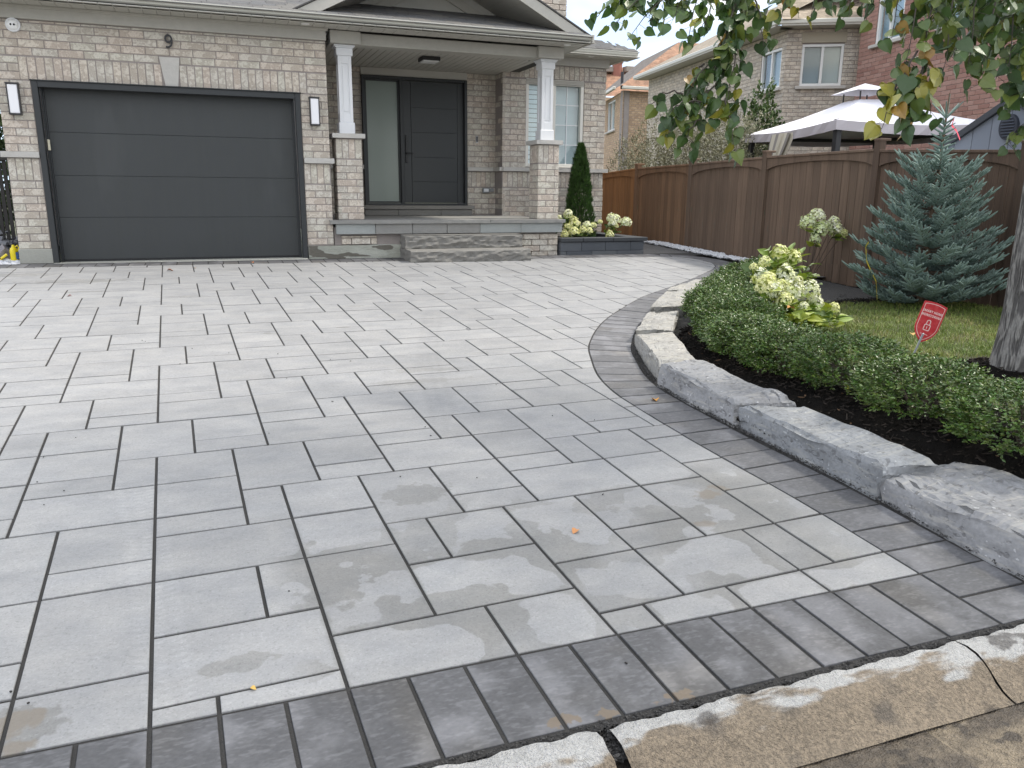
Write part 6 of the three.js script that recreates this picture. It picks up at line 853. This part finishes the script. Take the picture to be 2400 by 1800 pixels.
// ---- gazebo
{
  const F = V(9.95, 1.88, 2.02), L = V(10.60, 1.88, -0.86), perp = V(-(L.z - F.z), 0, L.x - F.x).normalize().multiplyScalar(2.45); if (perp.x < 0) perp.negate(); const R = F.clone().add(perp), B = L.clone().add(perp), c = V().addVectors(F, B).multiplyScalar(0.5), apex = c.clone().setY(2.38), mC = std([0.72, 0.71, 0.75], { roughness: 0.75, side: THREE.DoubleSide, bumpMap: rep(grain, 1.5), bumpScale: 0.006 }), mV = std([0.42, 0.39, 0.41], { roughness: 0.8, side: THREE.DoubleSide }), mP = std([0.016, 0.016, 0.018], { roughness: 0.5 });
  const t = thing('gazebo', 'gazebo with a two-tier pale lavender fabric canopy and black posts', 'gazebo'), cor = [F, L, B, R], g = new G(), v = new G(), r = rng(821);
  for (let i = 0; i < 4; i++) { const a = cor[i], b = cor[(i + 1) % 4], N = 10; for (let k = 0; k < N; k++) for (let j = 0; j < N; j++) { const P = (s, q) => { const e = a.clone().lerp(b, s), p = e.clone().lerp(apex.clone().lerp(e, 0.16), q); p.y -= 0.05 * Math.sin(s * Math.PI) * (1 - q) + 0.035 * Math.sin(q * Math.PI) + 0.008 * (fbm(s * 7 + i * 5, q * 7, 2, 823) - 0.5); return p; }; g.quad(P(k / N, j / N), P((k + 1) / N, j / N), P((k + 1) / N, (j + 1) / N), P(k / N, (j + 1) / N)); } for (let k = 0; k < 16; k++) { const P = (s, y) => { const e = a.clone().lerp(b, s); e.y -= 0.05 * Math.sin(s * Math.PI) + y; e.addScaledVector(V().subVectors(e, c).setY(0).normalize(), y ? 0.02 * Math.sin(s * 40) : 0); return e; }; v.quad(P(k / 16, 0), P((k + 1) / 16, 0), P((k + 1) / 16, 0.13), P(k / 16, 0.13)); } }
  part(t, 'canopy', g.build(0.8), mC); part(t, 'valance', v, mV);
  const cap = new G(); for (let i = 0; i < 4; i++) { const d1 = cor[i].clone().sub(c).setY(0).multiplyScalar(0.27), d2 = cor[(i + 1) % 4].clone().sub(c).setY(0).multiplyScalar(0.27), top = apex.clone().setY(2.56); cap.tri(apex.clone().add(d1).setY(2.42), apex.clone().add(d2).setY(2.42), top); } part(t, 'canopy_cap', cap, mC);
  for (const q of cor) { const p = q.clone().lerp(c, 0.06); part(t, 'post', bx(p.x, 0.85, p.z, 0.085, 2.1, 0.085, 0.005), mP); } for (let i = 0; i < 4; i++) { const a = cor[i].clone().lerp(c, 0.06).setY(1.80), b = cor[(i + 1) % 4].clone().lerp(c, 0.06).setY(1.80); part(t, 'roof_beam', new G().tube([a, b], 0.03, 6), mP); part(t, 'roof_rib', new G().tube([a.clone().setY(1.84), apex.clone().add(V(0, -0.12, 0))], 0.018, 6), mP); }
  const ar = new G(); for (let i = 0; i < 4; i++) { const d1 = cor[i].clone().sub(c).setY(0).multiplyScalar(0.16), p = apex.clone().add(d1); ar.tube([p.clone().setY(2.28), p.clone().setY(2.42)], 0.012, 5); } part(t, 'cap_frame', ar, mP);
  // tied curtain
  const cu = new G(), base = F.clone().lerp(L, 0.60), ax = V().subVectors(L, F).normalize(), az = V(ax.z, 0, -ax.x), N = 26, M = 14, Q = (i, j) => { const q = j / M, a = i / N * 6.283, w = lerp(0.30, 0.10, sstep(0, 0.9, q)), fo = 1 + 0.25 * Math.sin(a * 8), p = base.clone().addScaledVector(ax, 0.40 * q - 0.2 + Math.cos(a) * w * fo).addScaledVector(az, Math.sin(a) * 0.07 * fo); p.y = 1.80 - q * 0.85; return p; };
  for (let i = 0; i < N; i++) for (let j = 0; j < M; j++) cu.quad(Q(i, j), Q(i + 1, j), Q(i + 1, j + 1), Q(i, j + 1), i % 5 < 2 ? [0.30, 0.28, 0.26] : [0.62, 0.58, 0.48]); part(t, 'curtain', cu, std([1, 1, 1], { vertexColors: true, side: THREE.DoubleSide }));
  const s = thing('arched_shelter', 'white fabric shelter under a black arched frame behind the fence', 'shelter', [10.28, 0, 3.0], -1.05), fb = new G(), N2 = 18, arc = (k, z) => V(Math.cos(Math.PI * k) * 0.80, 0.55 + Math.sin(Math.PI * k) * 0.80, z); for (let k = 0; k < N2; k++) { fb.quad(arc(k / N2, -0.5), arc((k + 1) / N2, -0.5), arc((k + 1) / N2, 0.4), arc(k / N2, 0.4)); fb.tri(V(0, 0.55, 0.36), arc(k / N2, 0.36), arc((k + 1) / N2, 0.36)); } fb.box(0, 0.15, 0.0, 1.58, 0.8, 0.7); part(s, 'shelter_fabric', fb, std([0.62, 0.66, 0.70], { side: THREE.DoubleSide, roughness: 0.8 })); for (const z of [0.42, 0.36]) part(s, 'arch_tube', new G().tube([...Array(19)].map((_, k) => arc(k / 18, z).multiply(V(1.03, 1.012, 1))), 0.03, 7), mP);
}
// ---- shed
{
  const t = thing('garden_shed', 'grey plastic garden shed with a louvred oval vent in its gable', 'shed', [10.62, 0, 4.10]), mS = [[0.20, 0.225, 0.27], [0.215, 0.24, 0.285]].map((c) => std(c, { roughness: 0.6 })), mT = std([0.05, 0.055, 0.065], { roughness: 0.6 }), W = 0.98, eY = 1.42, pY = 1.965, rf = (z) => pY - Math.abs(z) * (pY - eY) / W;
  for (let i = 0; i < 8; i++) { const z0 = -W + i * W / 4 + 0.004, z1 = -W + (i + 1) * W / 4 - 0.004, g = new G(), o = V(0.1, 0.7, (z0 + z1) / 2), P = (x, y, z) => V(x, y, z); g.qout(P(0, -0.2, z0), P(0, -0.2, z1), P(0, rf(z1), z1), P(0, rf(z0), z0), o); g.qout(P(0, -0.2, z0), P(0, rf(z0), z0), P(0.03, rf(z0), z0), P(0.03, -0.2, z0), o); g.qout(P(0, -0.2, z1), P(0, rf(z1), z1), P(0.03, rf(z1), z1), P(0.03, -0.2, z1), o); part(t, 'wall_panel', g, mS[i % 2]); }
  part(t, 'shed_body', bx(1.2, 0.6, 0, 2.3, 1.6, W * 2 - 0.02), mT);
  for (const s of [-1, 1]) { const a = Math.atan2(pY - eY, W), m = new THREE.Matrix4().makeTranslation(1.15, (pY + eY) / 2 + 0.03, s * W / 2).multiply(new THREE.Matrix4().makeRotationX(s * a)); part(t, 'gable_trim', new G().box(-1.18, -0.02, 0, 0.05, 0.075, W / Math.cos(a) + 0.14, 0.004, m), mT);
    const roof = part(t, 'roof', new G().box(0, 0, 0, 2.4, 0.03, W / Math.cos(a) + 0.12, 0.004, m), mT), r = rng(831 + s); for (let k = 0; k < 6; k++) for (let j = 0; j < 9; j++) { const z = (s > 0 ? 1 : -1) * (-W / 2 / Math.cos(a) + 0.02 + k * 0.205), x = -1.17 + j * 0.265 + (k % 2) * 0.13; part(roof, 'shingle', new G().box(x + 0.12, 0.022 + (5 - k) * 0.0004, z, 0.255, 0.012 + 0.004 * (k % 2), 0.20, 0.003, m), std([[0.56, 0.56, 0.60], [0.62, 0.62, 0.65], [0.50, 0.50, 0.54]][Math.floor(r() * 3)], { roughness: 0.7 })); } }
  const vt = part(t, 'gable_vent', (() => { const g = new THREE.CylinderGeometry(1, 1, 0.05, 28); g.rotateZ(Math.PI / 2); g.scale(1, 0.145, 0.115); g.translate(-0.02, 1.66, 0.0); return g; })(), std([0.035, 0.04, 0.055], { roughness: 0.6 })); for (let i = 0; i < 7; i++) { const y = 1.56 + i * 0.033, w = 0.17 * Math.sqrt(Math.max(0.05, 1 - ((y - 1.66) / 0.125) ** 2)); part(vt, 'louvre', new G().box(0, 0, 0, 0.02, 0.010, w, 0.002, new THREE.Matrix4().makeTranslation(-0.052, y, 0).multiply(new THREE.Matrix4().makeRotationZ(0.5))), std([0.06, 0.07, 0.095], { roughness: 0.6 })); }
}
// ---- shrubs behind the fence
const oliveMat = leafMat({ roughness: 0.6 });
function cloudShrub(name, label, [x, y, z], rx, ry, rz, n, cols, seed, L = 0.045, W = 0.011, group) {
  const t = thing(name, label, 'shrub', [x, y, z], 0, group), r = rng(seed), g = new G(), st = new G();
  for (let i = 0; i < 26; i++) { const d = rvec(r); if (d.y < 0) d.y *= -1; const e = V(d.x * rx * 0.9, ry * (0.4 + 1.5 * d.y * r()) , d.z * rz * 0.9); st.tube([V(d.x * 0.05, -ry * 0.2, d.z * 0.05), V(e.x * 0.4, e.y * 0.55, e.z * 0.4), e], (k) => 0.014 * (1 - k) + 0.003, 5); }
  for (let i = 0; i < n; i++) { const d = rvec(r), k = Math.pow(r(), 0.4) * (0.72 + 0.5 * fbm3(d.x * 2.6 + seed, d.y * 2.6, d.z * 2.6, 3, 3)), p = V(d.x * rx * k, ry + d.y * ry * k, d.z * rz * k), o = d.clone().addScaledVector(rvec(r), 0.9).add(V(0, 0.35, 0)).normalize(), kk = 0.65 + r() * 0.7; for (let j = 0; j < 4; j++) leafBlade(g, p.clone().addScaledVector(o, j * L * 0.45), o.clone().addScaledVector(rvec(r), 0.8).normalize(), rvec(r), L * (0.7 + r() * 0.6), W, mixc(cols[0], cols[1], r()).map((q) => q * kk), 0.3); }
  stuffPart(t, 'foliage', g.build(), oliveMat); part(t, 'branches', st, twigMat); return t;
}
const olive = [[0.16, 0.16, 0.085], [0.30, 0.29, 0.19]], green = [[0.035, 0.075, 0.016], [0.10, 0.15, 0.035]];
[[1450, 17.5, 0.7, 1.15, 'grey-leaved shrub showing above the fence beside the house corner'], [1545, 16.2, 0.95, 1.35, 'broad grey-leaved olive shrub spilling over behind the fence'], [1640, 15.4, 0.95, 1.35, 'grey-leaved olive shrub under the hanging branches'], [1735, 14.6, 0.85, 1.28, 'grey-leaved olive shrub next to the gazebo']].forEach(([px, d, rx, ry, lab], i) => { const [x, z] = flat(px, d); cloudShrub('olive_shrub', lab, [Math.max(x, 10.55), -0.15, z], rx, ry, rx, 2900, olive, 841 + i, 0.05, 0.010, 'grey-leaved shrubs behind the fence'); });
{ const [x, z] = flat(1790, 15.5); cloudShrub('climbing_vine', 'dark green climbing vine on the beige house corner', [x, 0.2, z], 0.35, 1.35, 0.35, 900, green, 851, 0.07, 0.028); const q = flat(1880, 15); cloudShrub('green_shrub', 'low dark green shrub under the gazebo curtain', [q[0], -0.2, q[1]], 0.9, 0.75, 0.6, 1200, green, 852, 0.06, 0.02); cloudShrub('green_shrub', 'leafy shrub behind the dark slat gate', [-1.25, 0.2, -3.2], 0.6, 1.0, 0.6, 900, green, 853, 0.07, 0.03); }
// ================================================================ THE STREET TREE whose branches hang over the view
{
  const TX = 6.58, TZ = 7.64, r = rng(901), tree = thing('linden_tree', 'street tree with ridged grey bark and drooping heart-shaped leaves', 'tree', [TX, mulchTop(TX, TZ) - 0.03, TZ]), o = tree.position.clone();
  // trunk with ridged bark
  const N = 96, M = 120, H = 3.2, P = [], U = [], I = [];
  for (let j = 0; j <= M; j++) for (let i = 0; i <= N; i++) { const y = j / M * H - 0.05, a = i / N * 6.28318, R = 0.148 + 0.03 * Math.exp(-y * 6) - 0.008 * y, ca = Math.cos(a), sa = Math.sin(a), rid = fbm3(ca * 9, y * 2.2, sa * 9, 3, 7), rid2 = 1 - Math.abs(2 * vn3(ca * 17, y * 4.5, sa * 17, 8) - 1), k = R + 0.018 * (rid - 0.5) + 0.007 * (rid2 - 0.5); P.push(ca * k + 0.01 * Math.sin(y * 2), y, sa * k); U.push(a * 0.15, y); }
  for (let j = 0; j < M; j++) for (let i = 0; i < N; i++) { const a = j * (N + 1) + i; I.push(a, a + N + 1, a + 1, a + 1, a + N + 1, a + N + 2); }
  const tg = new THREE.BufferGeometry(); tg.setAttribute('position', new THREE.Float32BufferAttribute(P, 3)); tg.setAttribute('uv', new THREE.Float32BufferAttribute(U, 2)); tg.setIndex(I); tg.computeVertexNormals();
  const barkTex = tex(512, 1024, (x, y) => { const rr = 1 - Math.abs(2 * fbm(x * 46 + 2 * fbm(x * 12, y * 14, 2, 915), y * 22, 3, 911) - 1), s = sstep(0.6, 0.97, rr), f = fbm(x * 120, y * 200, 3, 913); return mixc([0.085, 0.080, 0.078], [0.235, 0.225, 0.215], s).map((q) => q * (0.75 + 0.5 * f)); }), barkBump = tex(512, 1024, (x, y) => sstep(0.5, 0.97, 1 - Math.abs(2 * fbm(x * 46 + 2 * fbm(x * 12, y * 14, 2, 915), y * 22, 3, 911) - 1)), false);
  part(tree, 'trunk', tg, std([1, 1, 1], { map: rep(barkTex, 1.06, 0.31), bumpMap: rep(barkBump, 1.06, 0.31), bumpScale: 0.012, roughness: 0.95 }));
  const woodMat = rough([0.075, 0.062, 0.052], 0.003, 5), wood = new G(), bend = (a, b, sag, n = 10, j = 0.03) => { const pts = []; for (let i = 0; i <= n; i++) { const k = i / n, p = a.clone().lerp(b, k); p.y += sag * Math.sin(k * Math.PI) + (i && i < n ? (r() - 0.5) * j : 0); p.x += i && i < n ? (r() - 0.5) * j : 0; pts.push(p); } return pts; };
  // leaf: heart shape, a little cupped, with a point
  const leafGeo = [0, 1, 2].map((v) => { const g = new G(), pr = [[-0.10, 0.16], [-0.06, 0.32], [0.08, 0.46], [0.28, 0.49], [0.5, 0.40], [0.72, 0.24], [0.88, 0.10], [1.02, 0.0]], c = [0.22, 0.38, 0.10][v], b = [0.25, 0.5, -0.1][v], Q = (t, w) => V(t, -b * t * t * 0.6 + Math.abs(w) * c + 0.02 * Math.sin(t * 14 + w * 9), w); g.tri(Q(0, 0), Q(pr[0][0], pr[0][1]), Q(pr[1][0], pr[1][1])); g.tri(Q(0, 0), Q(pr[0][0], -pr[0][1]), Q(pr[1][0], -pr[1][1])); for (let i = 1; i + 1 < pr.length; i++) for (const s of [-1, 1]) { const a = pr[i], d = pr[i + 1]; g.quad(Q(Math.max(0, a[0] * 0.98), 0), Q(a[0], s * a[1]), Q(d[0], s * d[1]), Q(d[0] * 0.98, 0)); } g.tri(Q(0, 0), Q(-0.06, 0.32), Q(0.08, 0.46)); g.tri(Q(0, 0), Q(-0.06, -0.32), Q(0.08, -0.46)); return g.build(0.9); });
  const lcol = [[0.048, 0.100, 0.030], [0.065, 0.128, 0.028], [0.095, 0.155, 0.030], [0.155, 0.205, 0.035], [0.34, 0.32, 0.045], [0.36, 0.22, 0.05]], leafMats = lcol.map((c) => { const m = new THREE.MeshPhysicalMaterial({ roughness: 0.42, transmission: 0.38, thickness: 0 }); m.color.setRGB(...c); return m; });
  const leaves = [];
  const hang = (p, dir, s, yellow = 0) => { const m = new THREE.Mesh(leafGeo[Math.floor(r() * 3)], leafMats[r() < yellow ? (r() < 0.75 ? 4 : 5) : Math.min(3, Math.floor(Math.pow(r(), 1.15) * 4))]); m.name = 'leaf'; m.castShadow = m.receiveShadow = true; m.position.copy(p); const q = new THREE.Quaternion().setFromUnitVectors(V(1, 0, 0), dir.clone().normalize()); m.quaternion.copy(q).multiply(new THREE.Quaternion().setFromAxisAngle(V(1, 0, 0), (r() - 0.5) * 3.6)); m.scale.set(s, s, s * (0.85 + 0.25 * r())); leaves.push(m); };
  const twig = (pts, n, s = 0.085, yellow = 0.05, spread = 1) => { wood.tube(pts, (k) => 0.0048 * (1 - k) + 0.0014, 5); const cv = new THREE.CatmullRomCurve3(pts); for (let i = 0; i < n; i++) { const k = clamp(0.06 + 0.94 * (i + r() * 0.8) / n, 0, 1), p = cv.getPoint(k), out = V((r() - 0.5) * 2, -0.55 - r() * 0.9, (r() - 0.5) * 2).normalize(), side = V((r() - 0.5), -0.15, (r() - 0.5)).normalize(), e = p.clone().addScaledVector(side, 0.035 * spread + r() * 0.05 * spread); wood.tube([p, e], 0.0011, 4); hang(e, out, s * (0.72 + r() * 0.5), yellow); } };
  const W = (x, y, d) => at(x, y, d).sub(o);
  // main limbs from the trunk to above the view
  const fork = V(0.0, 3.1, 0), A0 = W(2080, -260, 4.7), A1 = W(1760, -90, 4.7), A2 = W(1560, -40, 4.8), B0 = W(2330, -330, 4.3);
  const limb = (a, b, r0, r1, sag = 0.1) => wood.tube(bend(a, b, sag, 12, 0.05), (k) => lerp(r0, r1, k), 8);
  limb(fork, A0, 0.055, 0.026); limb(A0, A1, 0.024, 0.012, 0.03); limb(A1, A2, 0.012, 0.006, 0.02); limb(fork, B0, 0.05, 0.024, 0.05);
  // hanging twigs: [from], [to], leaf count, size, yellow share  (bearing, bearing, distance)
  const T = [[[1560, -40, 4.8], [1440, 60, 4.8], 12], [[1540, -30, 4.8], [1425, 10, 4.9], 10], [[1580, -40, 4.75], [1520, 40, 4.8], 9], [[1600, -40, 4.7], [1470, 95, 4.75], 11], [[1640, -50, 4.7], [1570, 60, 4.7], 12], [[1650, -50, 4.7], [1610, 110, 4.65], 13], [[1700, -60, 4.7], [1640, 90, 4.6], 12],
    [[1750, -80, 4.7], [1700, 120, 4.6], 16], [[1755, -80, 4.65], [1670, 190, 4.55], 20], [[1760, -80, 4.65], [1640, 270, 4.5], 26], [[1700, 120, 4.6], [1590, 250, 4.5], 18], [[1740, 60, 4.6], [1700, 260, 4.5], 20], [[1690, 190, 4.55], [1560, 320, 4.5], 17], [[1700, 230, 4.5], [1720, 350, 4.45], 14, 0.085, 0.16], [[1650, 240, 4.5], [1560, 275, 4.5], 10], [[1640, 280, 4.5], [1600, 350, 4.5], 9, 0.085, 0.12], [[1770, 0, 4.7], [1790, 110, 4.6], 12], [[1600, 220, 4.5], [1520, 250, 4.5], 7],
    [[1820, -90, 4.6], [1850, 20, 4.6], 10], [[1880, -110, 4.6], [1830, 50, 4.6], 9, 0.085, 0.2], [[1950, -120, 4.5], [1900, 40, 4.5], 9, 0.085, 0.2], [[2000, -130, 4.5], [1990, 40, 4.4], 10], [[2060, -150, 4.4], [2030, 50, 4.3], 12, 0.09, 0.12], [[1700, -60, 4.9], [1760, 30, 4.9], 10], [[1830, -80, 4.8], [1700, 20, 4.8], 12],
    [[2140, -150, 4.2], [2090, 90, 4.0], 16, 0.09, 0.1], [[2180, -120, 4.1], [2120, 160, 3.9], 18], [[2200, -80, 4.0], [2150, 230, 3.9], 18], [[2150, 120, 3.9], [2090, 260, 3.85], 10, 0.10, 0.75], [[2170, 150, 3.9], [2130, 300, 3.85], 11, 0.10, 0.5], [[2110, 180, 3.9], [2060, 320, 3.85], 6, 0.095, 0.85], [[2160, 200, 3.9], [2180, 270, 3.85], 8], [[2250, -100, 4.0], [2210, 170, 3.9], 20], [[2300, -100, 4.1], [2270, 150, 4.0], 20], [[2340, -60, 4.1], [2300, 210, 4.0], 22], [[2380, -60, 4.2], [2360, 180, 4.1], 22], [[2420, -40, 4.2], [2400, 240, 4.1], 22], [[2450, 40, 4.3], [2330, 190, 4.2], 18], [[2440, 120, 4.3], [2380, 260, 4.2], 14], [[2480, 250, 4.6], [2370, 320, 4.6], 12, 0.07], [[2480, 280, 4.6], [2345, 345, 4.6], 10, 0.07], [[2280, -60, 4.3], [2180, 60, 4.3], 16, 0.085, 0.12], [[2380, -80, 4.4], [2250, 40, 4.4], 16, 0.085, 0.1], [[2460, -60, 4.5], [2340, 60, 4.5], 18], [[2150, -120, 4.5], [2080, 20, 4.5], 12, 0.085, 0.1], [[2230, -90, 4.5], [2200, 90, 4.5], 22], [[2290, -90, 4.6], [2240, 120, 4.6], 24], [[2350, -90, 4.7], [2320, 130, 4.6], 24], [[2430, -90, 4.7], [2390, 130, 4.6], 24], [[2460, 0, 4.8], [2420, 200, 4.7], 20], [[2180, -120, 4.7], [2140, 40, 4.7], 18], [[1960, -120, 4.9], [1930, 20, 4.9], 12], [[1880, -110, 4.9], [1800, 10, 4.9], 12], [[2060, -130, 4.9], [2010, 10, 4.9], 12], [[2400, 60, 4.5], [2300, 110, 4.5], 16], [[2250, -60, 4.8], [2330, 60, 4.8], 16], [[1720, 40, 4.8], [1690, 160, 4.75], 14], [[1650, 150, 4.7], [1610, 230, 4.65], 10], [[1480, -20, 4.9], [1400, 40, 4.9], 8]];
  for (const [a, b, n, s = 0.086, y = 0.05] of T) twig(bend(W(...a), W(...b), 0.04, 7, 0.02), Math.round(n * 1.35), s * 0.86, y * 0.7);
  leaves.forEach((m) => { m.getWorldPosition; const p = m.position.clone().add(o); m.userData.s = (inView(p, 0.0) ? 1 : 0) * m.scale.x / p.distanceTo(camera.position); });
  leaves.sort((a, b) => b.userData.s - a.userData.s); const rest = new Map();
  leaves.forEach((m, i) => { const vis = m.userData.s > 0; m.userData = {}; if (i < 300 && vis) tree.add(m); else { m.updateMatrix(); const g = m.geometry.clone().applyMatrix4(m.matrix); if (!rest.has(m.material)) rest.set(m.material, []); rest.get(m.material).push(g); } });
  for (const [m, l] of rest) stuffPart(tree, 'more_leaves', mergeGeometries(l), m);
  // the crown above the view
  const cg = new G(), C = V(-0.1, 4.6, 0.95);
  for (let i = 0; i < 15; i++) { const a = i * 2.4, e = C.clone().add(V(Math.cos(a) * 1.8, (i % 5) * 0.5 - 0.8, Math.sin(a) * 2.3)); wood.tube(bend(fork, e, 0.15, 8, 0.06), (k) => 0.04 * (1 - k) + 0.006, 6); }
  let made = 0; for (let i = 0; made < 5600 && i < 80000; i++) { const d = rvec(r), k = Math.pow(r(), 0.45), p = V(C.x + d.x * 2.5 * k, C.y + d.y * 1.8 * k, C.z + d.z * 2.75 * k); if (fbm3(p.x * 1.5 + 3, p.y * 1.5, p.z * 1.5, 3, 4) < 0.47) continue; const w = p.clone().add(o), q = w.clone().project(camera); if (q.z < 1 && Math.abs(q.x) < 1.12 && q.y < 1.10 && q.y > -1.1) continue; made++; const s = 0.075 + r() * 0.04, dd = V((r() - 0.5) * 2, -0.6 - r() * 0.6, (r() - 0.5) * 2).normalize(), up = rvec(r), c = lcol[Math.min(3, Math.floor(Math.pow(r(), 1.2) * 4))]; const sd = V().crossVectors(dd, up).normalize(), a = p.clone().addScaledVector(dd, s * 0.3).addScaledVector(sd, s * 0.48), b = p.clone().addScaledVector(dd, s * 0.3).addScaledVector(sd, -s * 0.48), t = p.clone().addScaledVector(dd, s); cg.tri(p, a, t, c); cg.tri(p, t, b, c); }
  stuffPart(tree, 'crown', cg.build(), leafMat({ roughness: 0.42, transmission: 0.38 })); part(tree, 'branches', wood, woodMat);
}
renderer.render(scene, camera);
